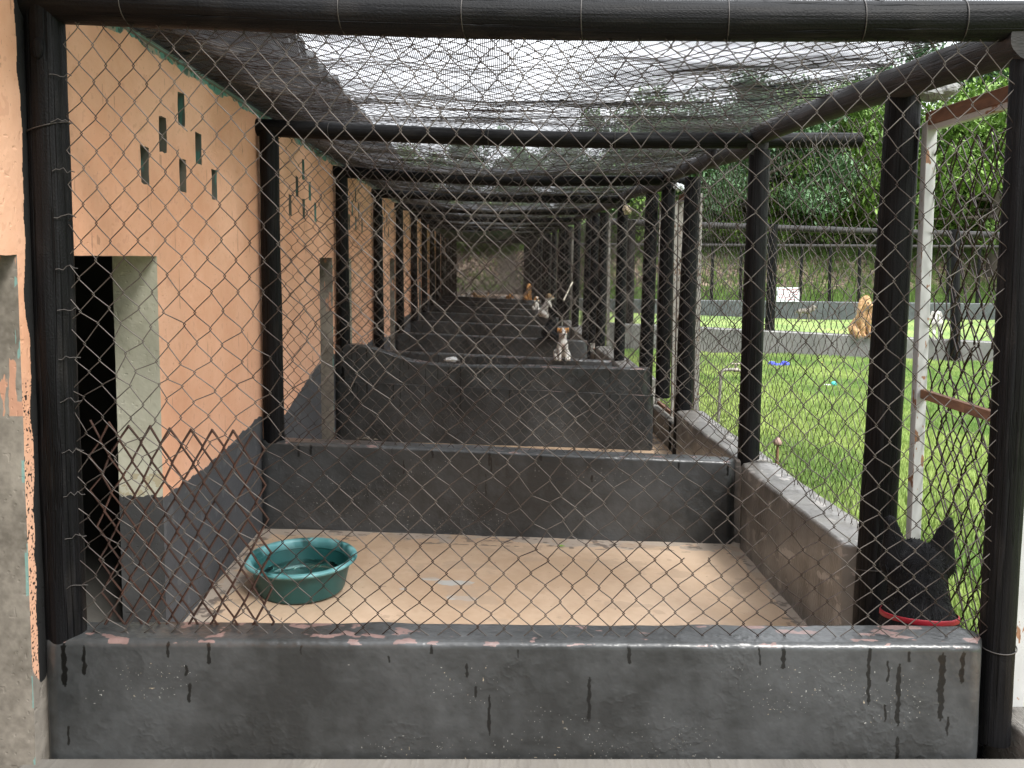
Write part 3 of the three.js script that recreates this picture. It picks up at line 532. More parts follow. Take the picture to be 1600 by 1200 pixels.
for (let k = 0; k < NPEN - 1; k++) {
  const z0 = zk(k), z1 = zk(k + 1), start = k % 2 === 0, far = k > 3;
  const wa = start ? z0 + 0.86 : z0 - 0.06, wb = start ? z1 - 0.08 : z1 - 0.84;
  if (k < 10) single('side_wall', lowWall({ a0: wa, a1: wb, c: 1.59, th: 0.215, base: -0.14, top: z => 0.415 + 0.006 * Math.sin(z * 4), turned: true, seed: 140 + k, nA: far ? 14 : 40, round: 0.02, uLen: 1.2 }), M.sideWall, k === 0 ? 'low grey wall beside the lawn, from the gate post backwards' : `low grey wall on the lawn side of the ${ORD[k]} pen`, 'wall', 'low walls along the lawn');
  const gz = start ? z0 + 0.785 : z1 - 0.785;
  const sf = thing('side_fence', k === 0 ? 'netting fence with leaning black gate post between pen and lawn' : `netting fence with black gate post along the lawn, ${ORD[k]} pen`, 'fence', [1.58, 0.4, gz], 'netting fences along the lawn');
  world('post', timber([1.545, -0.06, gz], [1.60, EYE + 0.63, gz - 0.02], 0.07, 0.062, 300 + k, [0, 0, 0], far ? 12 : 26, far ? 6 : 30), M.post, sf);
  world('top_log', timber([1.565, EYE + (k === 0 ? 0.632 : 0.655), z0 - 0.04], [1.585, EYE + 0.725, z1 + 0.02], 0.062, 0.056, 330 + k, [0, 0.012, 0], far ? 12 : 26, far ? 6 : 26), M.log, sf);
  const na = start ? gz + 0.05 : z0 + 0.05, nb = start ? z1 - 0.04 : gz - 0.04;
  const at = (a, b) => [1.625 + 0.02 * (fbm(a * 3, b * 3, 2, k) - 0.5), 0.40 + b, na + a];
  if (k < 11) world('wire_netting', netting({ w: nb - na, h: 1.84, px: 0.074, py: 0.088, r: 0.0016, sides: k < 2 ? 4 : 3, fine: k < 2, jit: 0.007, wave: 0.016, seed: 700 + k, at, off: [1, 0, 0], tone: 0.08 }), M.wire, sf).userData.kind = 'stuff';
  if (k === 0) { const acc = new Acc(), ring = []; for (let q = 0; q <= 20; q++) { const t = q / 20 * 3.14; ring.push([1.555 + 0.074 * Math.cos(t + Math.PI), 0.36 + 0.02 * Math.sin(t), gz - 0.074 * Math.sin(t)]); } acc.tube(ring, 0.0018, 5); world('tie_wire', acc.build(), M.tie, sf); }
  { const ta = start ? z0 - 0.07 : wb, tb = start ? wa : z1 + 0.06, g = new RoundedBoxGeometry(0.11, 0.5, tb - ta - 0.004, 2, 0.015); g.translate(1.685, 0.165 - 0.25, -(ta + tb) / 2); structure('gate_threshold', g, M.slab); }
  // gate
  const ga = start ? z0 + 0.085 : z1 - 0.71, gb = start ? z0 + 0.71 : z1 - 0.085, gx = 1.675;
  const gate = thing('gate', k === 0 ? 'rusty white steel framed netting gate in front of the black dog' : `pale steel framed netting gate on the lawn side of the ${ORD[k]} pen`, 'gate', [gx, 0.2, (ga + gb) / 2], 'steel gates to the lawn');
  const yt = 2.115, yb = 0.19;
  world('stile', boxBetween([gx, yb, ga], [gx, yt, ga], 0.04, 0.04), k ? M.greyPaint : M.whitePaint, gate);
  world('stile', boxBetween([gx - 0.01, yb, gb], [gx, yt, gb], 0.04, 0.04), k ? M.greyPaint : M.whitePaint, gate);
  world('top_rail', boxBetween([gx - 0.012, yt + 0.012, ga], [gx - 0.012, yt + 0.012, gb], 0.012, 0.05), M.rust, gate);
  world('top_rail', boxBetween([gx + 0.004, yt - 0.022, ga + 0.021], [gx + 0.004, yt - 0.022, gb - 0.021], 0.03, 0.022), M.whitePaint, gate);
  world('middle_rail', boxBetween([gx, 1.08, ga + 0.021], [gx, 1.085, gb - 0.021], 0.024, 0.036), M.rust, gate);
  world('bottom_rail', boxBetween([gx, yb + 0.02, ga + 0.021], [gx, yb + 0.02, gb - 0.021], 0.03, 0.035), M.rust, gate);
  if (k < 10) for (const layer of (k === 0 ? [0, 1] : [0])) world('wire_netting', netting({ w: gb - ga - 0.03, h: yt - yb - 0.05, px: layer ? 0.1 : 0.078, py: layer ? 0.2 : 0.13, r: k === 0 ? 0.0028 : 0.0017, sides: k === 0 ? 5 : 3, fine: k === 0, jit: 0.006, wave: 0.02, seed: 820 + k + layer * 40, at: (a, b) => [gx + 0.018 + layer * 0.03 + 0.02 * (fbm(a * 4, b * 3, 2, 7) - 0.5), yb + 0.03 + b, ga + 0.02 + a], off: [1, 0, 0], tone: 0.5 }), M.wire, gate).userData.kind = 'stuff';
}
// ------------------------------------------------------------------ lawn: yard walls, fences, grass
for (const [z, x0, x1, top, base, mat, label, nm] of [[13.3, 1.95, 12.5, x => 0.585 - 0.05 * (x - 1.95), x => lawnY(x) - 0.1, M.yardWall, 'long low grey wall across the lawn behind the blue toy', 'yard_wall'], [24, 1.95, 24, x => 0.47 - 0.012 * (x - 1.95), x => -0.4, M.farYardWall, 'far low blue-grey wall at the foot of the earth bank', 'yard_wall']])
  single(nm, lowWall({ a0: x0, a1: x1, c: z, th: 0.2, base, top, seed: z | 0, nA: 50, uLen: 2.2 }), mat, label, 'wall');
{
  const yt = x => 2.2 - 0.03 * (x - 2);
  const f = thing('yard_fence', 'black rail and post netting fence standing on the nearer lawn wall', 'fence', [5, 0.4, 13.3]);
  world('rail', timber([1.9, yt(1.9), 13.32], [12.5, yt(12.5), 13.32], 0.055, 0.05, 401, [0, -0.03, 0], 12, 24), M.log, f);
  for (const x of [2.3, 4.58, 7.5, 10.2]) world('post', timber([x, x === 7.5 ? lawnY(x) - 0.05 : 0.5 - 0.05 * (x - 1.95), x === 7.5 ? 13.12 : 13.3], [x + 0.02, yt(x) + 0.04, 13.3], 0.075, 0.07, 410 + x | 0, [0, 0, 0], 14, 10), M.post, f);
  world('wire_netting', netting({ w: 8.6, h: 1.7, px: 0.1, py: 0.1, r: 0.0014, sides: 3, jit: 0.004, seed: 431, at: (a, b) => [1.95 + a, 0.5 - 0.045 * a + b, 13.34], tone: 0.1 }), M.wire, f).userData.kind = 'stuff';
  const g = thing('boundary_fence', 'far boundary fence of thin black posts below the earth bank', 'fence', [9, 0.3, 24]);
  world('rail', timber([2, 2.03, 24], [24, 1.9, 24], 0.05, 0.05, 402, [0, 0, 0], 10, 24), M.log, g);
  for (let x = 3.1; x < 24; x += 0.86) world('post', timber([x, 0.3, 24], [x + 0.03 * Math.sin(x * 5), 1.98, 24], 0.05, 0.045, 440 + (x * 3 | 0), [0, 0, 0], 8, 5), M.post, g);
}
{
  const blade = new Acc(), r = rng(3);
  for (let i = 0; i < 7; i++) { const a = r() * 6.28, x = 0.02 * Math.cos(a) * r() * 2, z = 0.02 * Math.sin(a) * r() * 2, h = 0.025 + 0.03 * r(), dx = 0.022 * (r() - 0.5), dz = 0.022 * (r() - 0.5), w = 0.0028, k = blade.p.length / 3; const cx = Math.cos(a) * w, cz = Math.sin(a) * w; blade.p.push(x - cx, 0, z - cz, x + cx, 0, z + cz, x + dx * 0.4 + cx * 0.7, h * 0.6, z + dz * 0.4 + cz * 0.7, x + dx * 1.6, h, z + dz * 1.6); blade.i.push(k, k + 1, k + 2, k, k + 2, k + 3); }
  const n = 90000, im = new THREE.InstancedMesh(blade.build(), std({ color: 0xffffff, roughness: 0.75 }), n), q = new THREE.Object3D(), c = new THREE.Color(), rr = rng(12);
  for (let i = 0; i < n; i++) {
    const z = 2.3 + 11 * Math.pow(rr(), 1.25), x = 1.74 + 7.6 * rr() * clamp(0.35 + z / 13); let s = 0.8 + 0.7 * rr();
    if (x < 2.3 && z < 2.8 + 0.3 * rr()) s = 0.01; if (z > 13.18) s = 0.01;
    q.position.set(x, lawnY(x) - 0.004, -z); q.rotation.set(0, rr() * 6.28, 0); q.scale.set(s, s * (0.7 + 0.9 * fbm(x * 1.4, z * 1.4, 3, 71)), s); q.updateMatrix(); im.setMatrixAt(i, q.matrix);
    const t = clamp(0.5 + (fbm(x * 1.3, z * 1.3, 4, 25) - 0.5) * 2.4 + 0.5 * (rr() - 0.5)), m = mix3([0.17, 0.285, 0.07], [0.37, 0.465, 0.14], t); im.setColorAt(i, c.setRGB(...m));
  }
  im.name = 'lawn_grass'; im.userData = { kind: 'stuff', label: 'short bright green lawn grass beside the pens', category: 'grass' }; shadows(im); scene.add(im);
}

{ // leaf litter, clods and rough grass on the bank
  const r = rng(31), q = new THREE.Object3D(), c = new THREE.Color(), cl = new THREE.IcosahedronGeometry(0.05, 0); cl.scale(1.4, 0.5, 1);
  const tuft = new Acc(); for (let i = 0; i < 9; i++) { const a = r() * 6.28, x = 0.07 * (r() - 0.5), z = 0.07 * (r() - 0.5), h = 0.12 + 0.16 * r(), w = 0.007, k = tuft.p.length / 3, l = 0.12 * (r() - 0.5); tuft.p.push(x - w * Math.cos(a), 0, z - w * Math.sin(a), x + w * Math.cos(a), 0, z + w * Math.sin(a), x + l, h, z + l * 0.6); tuft.i.push(k, k + 1, k + 2); }
  for (const [name, label, geo, n, t0, t1, A, B, cat] of [['leaf_litter', 'brown leaf litter and clods on the earth bank', cl, 9000, 2.2, 5.2, [0.13, 0.085, 0.06], [0.46, 0.36, 0.28], 'leaf litter'], ['bank_grass', 'rough dark grass along the foot and brow of the bank', tuft.build(), 34000, 0.1, 12, [0.07, 0.14, 0.025], [0.2, 0.31, 0.06], 'grass']]) {
    const im = new THREE.InstancedMesh(geo, std({ color: 0xffffff, roughness: 0.9 }), n);
    for (let i = 0; i < n; i++) {
      let x, z, t; do { x = -3 + 27 * r(); t = lerp(t0, t1, r()); } while (name === 'bank_grass' && ((t > 2.4 && t < 5 && r() < 0.55) || (x < 3.4 && t < 4.6 && r() < 0.85)));
      z = lerp(37, 25.2, sstep(0.5, 5, x)) + t; const s = 0.6 + r() * (name === 'leaf_litter' ? 1.1 : 0.8);
      q.position.set(x, groundY(x, z) - 0.01, -z); q.rotation.set(name === 'leaf_litter' ? r() * 6 : 0, r() * 6.28, 0); q.scale.setScalar(s); q.updateMatrix(); im.setMatrixAt(i, q.matrix); im.setColorAt(i, c.setRGB(...mix3(A, B, r() * r() * 0.6 + 0.4 * r())));
    }
    im.name = name; im.userData = { kind: 'stuff', label, category: cat }; shadows(im); scene.add(im);
  }
}
// ------------------------------------------------------------------ trees
M.bark = std({ map: tex(128, 256, (u, v) => mix3([0.05, 0.04, 0.033], [0.16, 0.135, 0.11], fbm(u * 10, v * 6, 4, 350))), roughness: 0.95 });
M.leaf = std({ vertexColors: true, roughness: 0.65 });
function makeTree(seed, H, crownR, low, hue, leaves, leafSize) {
  const r = rng(seed), tr = new Acc(), clumps = [];
  const limb = (a, b, ra, rb, n = 6) => { const pts = []; for (let i = 0; i <= n; i++) { const t = i / n; pts.push([lerp(a[0], b[0], t) + 0.12 * (fbm(t * 3, seed + a[0], 2, 1) - 0.5) * (i && i < n ? 1 : 0), lerp(a[1], b[1], t), lerp(a[2], b[2], t)]); } tr.tube(pts, t => lerp(ra, rb, t), 7); };
  limb([0, -0.4, 0], [0.3 * (r() - 0.5), H * 0.62, 0.3 * (r() - 0.5)], 0.035 * H, 0.014 * H, 9);
  const nb = 20;
  for (let i = 0; i < nb; i++) {
    const a = i * 2.4 + r(), t = 0.2 + 0.75 * i / nb, y0 = H * lerp(0.2, 0.6, t), e = Math.sqrt(Math.max(0.1, 1 - Math.pow(2 * t - 0.85, 2) * 0.8)), R = crownR * e * (0.65 + 0.5 * r()), y1 = H * lerp(low, 0.93, t) + 0.3 * (r() - 0.5);
    const tip = [Math.cos(a) * R, y1, Math.sin(a) * R]; limb([0, y0, 0], tip, 0.011 * H, 0.003 * H, 4);
    for (let q = 0; q < 5; q++) { const f = 0.5 + 0.6 * r(); clumps.push([tip[0] * f + 0.7 * (r() - 0.5), lerp(y0, y1, f) + 0.8 * (r() - 0.4), tip[2] * f + 0.7 * (r() - 0.5), crownR * (0.13 + 0.16 * r()), r()]); }
  }
  const lf = new Acc();
  for (let i = 0; i < leaves; i++) {
    const c = clumps[Math.floor(r() * clumps.length)], th = r() * 6.28, ct = 2 * r() - 1, st = Math.sqrt(1 - ct * ct), rad = c[3] * Math.pow(r(), 0.45) * (0.7 + 0.7 * vnoise(ct * 4, th, seed));
    const x = c[0] + rad * st * Math.cos(th), y = c[1] + rad * ct * 0.75, z = c[2] + rad * st * Math.sin(th), s = leafSize * (0.6 + 0.8 * r());
    const a = r() * 6.28, tilt = (r() - 0.5) * 2.2, ux = Math.cos(a) * Math.cos(tilt), uz = Math.sin(a) * Math.cos(tilt), uy = Math.sin(tilt) - 0.35, vx = -Math.sin(a) * 0.42, vz = Math.cos(a) * 0.42, vy = 0.3 * (r() - 0.5), k = lf.p.length / 3;
    lf.p.push(x - ux * s, y - uy * s, z - uz * s, x + vx * s, y + vy * s, z + vz * s, x + ux * s, y + uy * s, z + uz * s, x - vx * s, y - vy * s, z - vz * s); lf.i.push(k, k + 1, k + 2, k, k + 2, k + 3);
    const g = 0.55 * c[4] + 0.45 * r(), col = mix3(hue[0], hue[1], g); for (let q = 0; q < 4; q++) lf.c.push(...col);
  }
  return { trunk: tr.build(), crown: lf.build() };
}
const G1 = [[0.03, 0.075, 0.02], [0.1, 0.2, 0.045]], G2 = [[0.06, 0.13, 0.02], [0.2, 0.32, 0.055]], G3 = [[0.035, 0.085, 0.035], [0.11, 0.2, 0.085]];
const protos = [makeTree(21, 8.5, 4.2, 0.03, G1, 30000, 0.115), makeTree(22, 7.5, 3.9, 0.04, G2, 28000, 0.11), makeTree(23, 9.5, 4.6, 0.06, G3, 30000, 0.115)];
const treeSpots = [
  [6.2, 31, 0, 0.74, 'dense dark green tree behind the boundary fence, right of the corridor end'], [9.6, 29.5, 2, 0.72, 'broad deep green tree standing behind the small white sign'], [13.2, 31, 1, 0.92, 'light green tree seen between the gate post and the gate'],
  [17.5, 28.5, 1, 0.95, 'crooked light green tree seen through the upper half of the gate'], [20.5, 31, 1, 1.0, 'bright green tree at the right edge behind the yellow hut'], [11.2, 36, 2, 0.78, 'tall tree in the second row, its top seen through the roof netting'],
  [7.6, 39, 1, 0.6, 'tall pale green tree in the second row beyond the lawn'], [3.6, 42, 0, 0.6, 'dark tree on the bank just right of the corridor end'], [-0.6, 47, 2, 0.7, 'tree on the bank straight beyond the end of the corridor'],
  [16, 39, 0, 0.95, 'tallest dark tree in the back row, behind the gate'], [23, 40, 2, 1.1, 'tall tree in the back row beyond the right front post'], [-5, 50, 1, 0.8, 'tree hidden mostly by the corridor end on the left'], [27, 31, 0, 1.0, 'dark tree beyond the right edge of the lawn'], [-4.5, -8.5, 0, 0.75, 'dark tree behind the camera on the left'], [0.5, -9.5, 2, 0.7, 'dark tree straight behind the camera'], [5.5, -9, 0, 0.75, 'dark tree behind the camera on the right'], [10.5, -8, 2, 0.7, 'dark tree behind the camera at the lawn corner']];
for (const [x, z, p, s, label] of treeSpots) {
  const t = thing('leafy_tree', label, 'tree', [x, groundY(x, z) - 0.1, z], 'trees beyond the lawn'); t.rotation.y = x * 1.7; t.scale.setScalar(s);
  part('trunk', protos[p].trunk, M.bark, t); part('crown', protos[p].crown, M.leaf, t);
}
const shrub = makeTree(29, 3.4, 2.1, 0.02, G2, 12000, 0.085);
[[5.3, 30.6, 'low bush on the bank nearest the corridor end'], [7.9, 31.2, 'low bush on the bank left of the white sign'], [10.2, 30.8, 'low bush on the bank above the white sign'], [12.4, 31.4, 'low bush on the bank above the golden dog'], [15, 30.8, 'low bush on the bank seen behind the gate post'], [18.2, 31.6, 'low bush on the bank beside the yellow hut'], [-0.9, 42.3, 'dark low bush beyond the corridor end on the left'], [1.2, 42.0, 'dark low bush beyond the corridor end on the right']].forEach(([x, z, label], i) => {
  const t = thing('bush', label, 'bush', [x, groundY(x, z) - 0.1, z], 'bushes on the bank'); t.rotation.y = i * 2.1; t.scale.set(1.1, 0.75 + 0.12 * (i % 3), 1); part('stem', shrub.trunk, M.bark, t); part('foliage', shrub.crown, M.leaf, t);
});
// small yellow hut glimpsed through the gate, and a pale post beside it
{
  const h = thing('yellow_hut', 'small yellow hut with a pale roof glimpsed past the gate', 'hut', [19.3, groundY(19.3, 31.5) - 0.1, 31.5]);
  const y0 = groundY(19.3, 31.5) - 0.1; const bx = (x0, x1, ya, yb, z0, z1) => { const g = new RoundedBoxGeometry(x1 - x0, yb - ya, z1 - z0, 1, 0.02); g.translate((x0 + x1) / 2, (ya + yb) / 2, -(z0 + z1) / 2); return g; };
  world('wall', bx(18.6, 20.4, y0, y0 + 2.0, 30.9, 32.4), std({ color: lin(0.55, 0.36, 0.05), roughness: 0.8 }), h);
  const ra = new Acc(); ra.quad([18.4, y0 + 1.98, 30.7], [20.6, y0 + 1.98, 30.7], [20.2, y0 + 2.5, 31.6], [18.8, y0 + 2.5, 31.6]); ra.quad([18.4, y0 + 1.98, 32.6], [20.6, y0 + 1.98, 32.6], [20.2, y0 + 2.5, 31.6], [18.8, y0 + 2.5, 31.6]); ra.quad([18.4, y0 + 1.98, 30.7], [18.8, y0 + 2.5, 31.6], [18.8, y0 + 2.5, 31.6], [18.4, y0 + 1.98, 32.6]); world('roof', ra.build(), std({ color: lin(0.45, 0.42, 0.33), roughness: 0.8 }), h);
}
// ------------------------------------------------------------------ sign on the far wall (its print is too small to read in the photograph)
{
  const c = document.createElement('canvas'); c.width = 256; c.height = 160; const x = c.getContext('2d'); x.fillStyle = '#d9dbe4'; x.fillRect(0, 0, 256, 160);
  const r = rng(5); x.fillStyle = '#b8707c'; for (let l = 0; l < 5; l++) { let px = 22 + (l === 4 ? 70 : 0), end = l === 4 ? 190 : 236; while (px < end) { const w = 6 + r() * 12; x.fillRect(px, 18 + l * 28, w, 11 + r() * 5); px += w + 4 + r() * 5; } }
  const t = new THREE.CanvasTexture(c); t.colorSpace = THREE.SRGBColorSpace;
  const s = thing('sign', 'small white notice board with red print on the far lawn wall', 'sign', [8.72, 0.38, 23.86]);
  const g = new THREE.BoxGeometry(0.66, 0.42, 0.012); part('board', g, std({ color: lin(0.62, 0.63, 0.66), roughness: 0.6 }), s).position.set(0, 0.2, 0);
  const f = new THREE.PlaneGeometry(0.655, 0.415); part('print', f, std({ map: t, roughness: 0.6 }), s).position.set(0, 0.2, 0.0095);
}

// ------------------------------------------------------------------ basin
{
  const cx = -0.9, cz = 3.93, y0 = -0.001;
  const b = thing('basin', 'round dark green plastic basin with a pale worn rim, holding water', 'basin', [cx, y0, cz]);
  const prof = [[0.0, 0.002], [0.18, 0.001], [0.198, 0.003], [0.207, 0.012], [0.236, 0.128], [0.243, 0.142], [0.262, 0.145], [0.2685, 0.150], [0.2685, 0.158], [0.262, 0.163], [0.247, 0.164], [0.238, 0.159], [0.2335, 0.15], [0.226, 0.118], [0.222, 0.114], [0.203, 0.03], [0.196, 0.016], [0.18, 0.012], [0, 0.012]];
  const g = new THREE.LatheGeometry(prof.map(q => new THREE.Vector2(...q)), 72), p = g.attributes.position, col = [];
  for (let i = 0; i < p.count; i++) {
    const x = p.getX(i), y = p.getY(i), z = p.getZ(i), R = Math.hypot(x, z), th = Math.atan2(z, x), n = fbm(x * 18, z * 18 + y * 22, 4, 360); let c;
    const rim = y > 0.141 && R > 0.232;
    c = mix3([0.004, 0.052, 0.052], [0.01, 0.085, 0.082], n);
    if (rim && n > 0.38) c = mix3([0.05, 0.2, 0.21], [0.16, 0.36, 0.37], clamp((n - 0.38) * 3));   // scuffed, chalky plastic
    col.push(...c);
  }
  g.setAttribute('color', new THREE.Float32BufferAttribute(col, 3));
  part('bowl', g, std({ vertexColors: true, roughness: 0.45 }), b);
  const ring = new THREE.TorusGeometry(0.2275, 0.003, 6, 64); ring.rotateX(Math.PI / 2); ring.translate(0, 0.122, 0); part('moulded_ring', ring, std({ color: lin(0.008, 0.075, 0.073), roughness: 0.4 }), b);
  const w = new THREE.CylinderGeometry(0.2095, 0.198, 0.055, 56); w.translate(0, 0.0125 + 0.0285, 0); part('water', w, new THREE.MeshPhysicalMaterial({ color: lin(0.9, 1, 0.98), transmission: 1, roughness: 0.02, ior: 1.33, thickness: 0.05, attenuationColor: lin(0.5, 0.85, 0.8), attenuationDistance: 0.3 }), b);
}

// ------------------------------------------------------------------ animals
function surfaceNets(f, lo, hi, cell) {
  const n = [0, 1, 2].map(a => Math.ceil((hi[a] - lo[a]) / cell) + 1), N = n[0] * n[1] * n[2], val = new Float32Array(N), vid = new Int32Array(N).fill(-1);
  const id = (i, j, k) => i + n[0] * (j + n[1] * k); const pos = [], idx = [];
  for (let k = 0; k < n[2]; k++) for (let j = 0; j < n[1]; j++) for (let i = 0; i < n[0]; i++) val[id(i, j, k)] = f(lo[0] + i * cell, lo[1] + j * cell, lo[2] + k * cell);
  for (let k = 0; k < n[2] - 1; k++) for (let j = 0; j < n[1] - 1; j++) for (let i = 0; i < n[0] - 1; i++) {
    let sx = 0, sy = 0, sz = 0, cnt = 0;
    for (let e = 0; e < 12; e++) {
      const ax = e >> 2, o = e & 3, d = [0, 0, 0], u = (ax + 1) % 3, w = (ax + 2) % 3; d[u] = o & 1; d[w] = o >> 1; const d2 = [...d]; d2[ax] = 1;
      const a = val[id(i + d[0], j + d[1], k + d[2])], b = val[id(i + d2[0], j + d2[1], k + d2[2])]; if ((a < 0) === (b < 0)) continue;
      const t = a / (a - b); sx += d[0] + (d2[0] - d[0]) * t; sy += d[1] + (d2[1] - d[1]) * t; sz += d[2] + (d2[2] - d[2]) * t; cnt++;
    }
    if (cnt) { vid[id(i, j, k)] = pos.length / 3; pos.push(lo[0] + (i + sx / cnt) * cell, lo[1] + (j + sy / cnt) * cell, lo[2] + (k + sz / cnt) * cell); }
  }
  for (let k = 1; k < n[2] - 1; k++) for (let j = 1; j < n[1] - 1; j++) for (let i = 1; i < n[0] - 1; i++) {
    const a = val[id(i, j, k)] < 0;
    for (let ax = 0; ax < 3; ax++) {
      const q = [i, j, k]; q[ax]++; const b = val[id(...q)] < 0; if (a === b) continue;
      const u = (ax + 1) % 3, w = (ax + 2) % 3, c = (du, dw) => { const s = [i, j, k]; s[u] -= du; s[w] -= dw; return vid[id(...s)]; };
      const v = [c(0, 0), c(1, 0), c(1, 1), c(0, 1)]; if (v.some(e => e < 0)) continue;
      a ? idx.push(v[0], v[1], v[2], v[0], v[2], v[3]) : idx.push(v[0], v[2], v[1], v[0], v[3], v[2]);
    }
  }
  const g = new THREE.BufferGeometry(); g.setAttribute('position', new THREE.Float32BufferAttribute(pos, 3)); g.setIndex(idx); g.computeVertexNormals(); return g;
}
// bones: [ax, ay, az, ra, bx, by, bz, rb, blend, flatten]; the animal faces +z, its head top is at height 1
function bodyField(bones, shag = 0) {
  return (x, y, z) => {
    let d = 1e3;
    for (const b of bones) {
      const [ax, ay, az, ra, bx, by, bz, rb, kk = 0.05, fl = 1] = b;
      const zz = fl === 1 ? z : (az + bz) / 2 + (z - (az + bz) / 2) * fl, vx = bx - ax, vy = by - ay, vz = bz - az, t = clamp(((x - ax) * vx + (y - ay) * vy + (zz - az) * vz) / (vx * vx + vy * vy + vz * vz + 1e-9));
      const e = Math.hypot(x - ax - vx * t, y - ay - vy * t, zz - az - vz * t) - lerp(ra, rb, t), h = clamp(0.5 + 0.5 * (d - e) / kk);
      d = lerp(d, e, h) - kk * h * (1 - h);
    }
    return shag ? d + shag * (fbm(x * 16 + z * 7, y * 16 + z * 9, 3, 5) - 0.5) : d;
  };
}
const both = (f) => [f(-1), f(1)];
function sitBones(ears, slim = 1, muzzle = 1) {
  return [
    [0, 0.2, -0.16, 0.185 * slim, 0, 0.5, 0.06, 0.15 * slim, 0.06], [0, 0.5, 0.06, 0.145 * slim, 0, 0.76, 0.08, 0.098, 0.07], [0, 0.85, 0.11, 0.125, 0, 0.83, 0.15, 0.115, 0.05],
    [0, 0.81, 0.2, 0.075, 0, 0.785, 0.2 + 0.12 * muzzle, 0.045, 0.04],
    ...both(s => [s * 0.095, 0.45, 0.1, 0.07 * slim, s * 0.1, 0.2, 0.15, 0.046, 0.04]), ...both(s => [s * 0.1, 0.2, 0.15, 0.046, s * 0.1, 0.04, 0.155, 0.038, 0.02]), ...both(s => [s * 0.1, 0.03, 0.16, 0.036, s * 0.105, 0.028, 0.21, 0.034, 0.02]),
    ...both(s => [s * 0.14 * slim, 0.2, -0.12, 0.12, s * 0.19, 0.12, 0.05, 0.075, 0.05]), ...both(s => [s * 0.19, 0.05, -0.02, 0.05, s * 0.195, 0.03, 0.13, 0.035, 0.03]),
    [0.02, 0.08, -0.3, 0.045, 0.14, 0.045, -0.5, 0.025, 0.04], ...ears];
}
const EARS = {
  prick: [...both(s => [s * 0.068, 0.92, 0.085, 0.04, s * 0.128, 1.085, 0.08, 0.013, 0.02, 1.5]), ...both(s => [s * 0.125, 0.86, 0.085, 0.055, s * 0.14, 1.09, 0.08, 0.014, 0.035, 1.5]), ...both(s => [s * 0.1, 0.9, 0.085, 0.05, s * 0.133, 1.05, 0.08, 0.024, 0.03, 1.5])], fold: [...both(s => [s * 0.095, 0.93, 0.09, 0.035, s * 0.15, 0.945, 0.11, 0.03, 0.03]), ...both(s => [s * 0.15, 0.945, 0.11, 0.032, s * 0.165, 0.87, 0.15, 0.018, 0.015])],
  drop: both(s => [s * 0.12, 0.9, 0.08, 0.05, s * 0.15, 0.68, 0.09, 0.07, 0.025])
};
function standBones(ears, tailUp = true) {
  return [
    [0, 0.62, -0.34, 0.14, 0, 0.64, 0.1, 0.15, 0.07], [0, 0.62, 0.1, 0.155, 0, 0.66, 0.22, 0.14, 0.06], [0, 0.68, 0.24, 0.11, 0, 0.84, 0.4, 0.085, 0.06], [0, 0.88, 0.44, 0.105, 0, 0.87, 0.48, 0.1, 0.05], [0, 0.85, 0.53, 0.06, 0, 0.83, 0.64, 0.04, 0.04],
    ...both(s => [s * 0.09, 0.55, 0.2, 0.075, s * 0.09, 0.3, 0.19, 0.045, 0.04]), ...both(s => [s * 0.09, 0.3, 0.19, 0.043, s * 0.09, 0.03, 0.2, 0.034, 0.02]), ...both(s => [s * 0.1, 0.58, -0.34, 0.1, s * 0.1, 0.36, -0.28, 0.06, 0.04]), ...both(s => [s * 0.1, 0.36, -0.28, 0.055, s * 0.1, 0.22, -0.42, 0.036, 0.03]), ...both(s => [s * 0.1, 0.22, -0.42, 0.036, s * 0.1, 0.03, -0.38, 0.034, 0.02]),
    ...(tailUp ? [[0, 0.7, -0.44, 0.04, 0, 0.92, -0.56, 0.032, 0.03], [0, 0.92, -0.56, 0.032, 0, 1.0, -0.44, 0.022, 0.03]] : [[0, 0.68, -0.46, 0.04, 0, 0.4, -0.6, 0.022, 0.03]]), ...ears.map(e => [e[0], e[1] + 0.02, e[2] + 0.36, e[3] * 0.8, e[4], e[5] + 0.02, e[6] + 0.36, e[7], e[8], e[9]])];
}
M.eye = std({ color: lin(0.008, 0.006, 0.005), roughness: 0.12 }); M.nose = std({ color: lin(0.012, 0.011, 0.011), roughness: 0.35 });
const furBump = tex(256, 256, (u, v) => fbm(u * 60, v * 12, 3, 380), false);
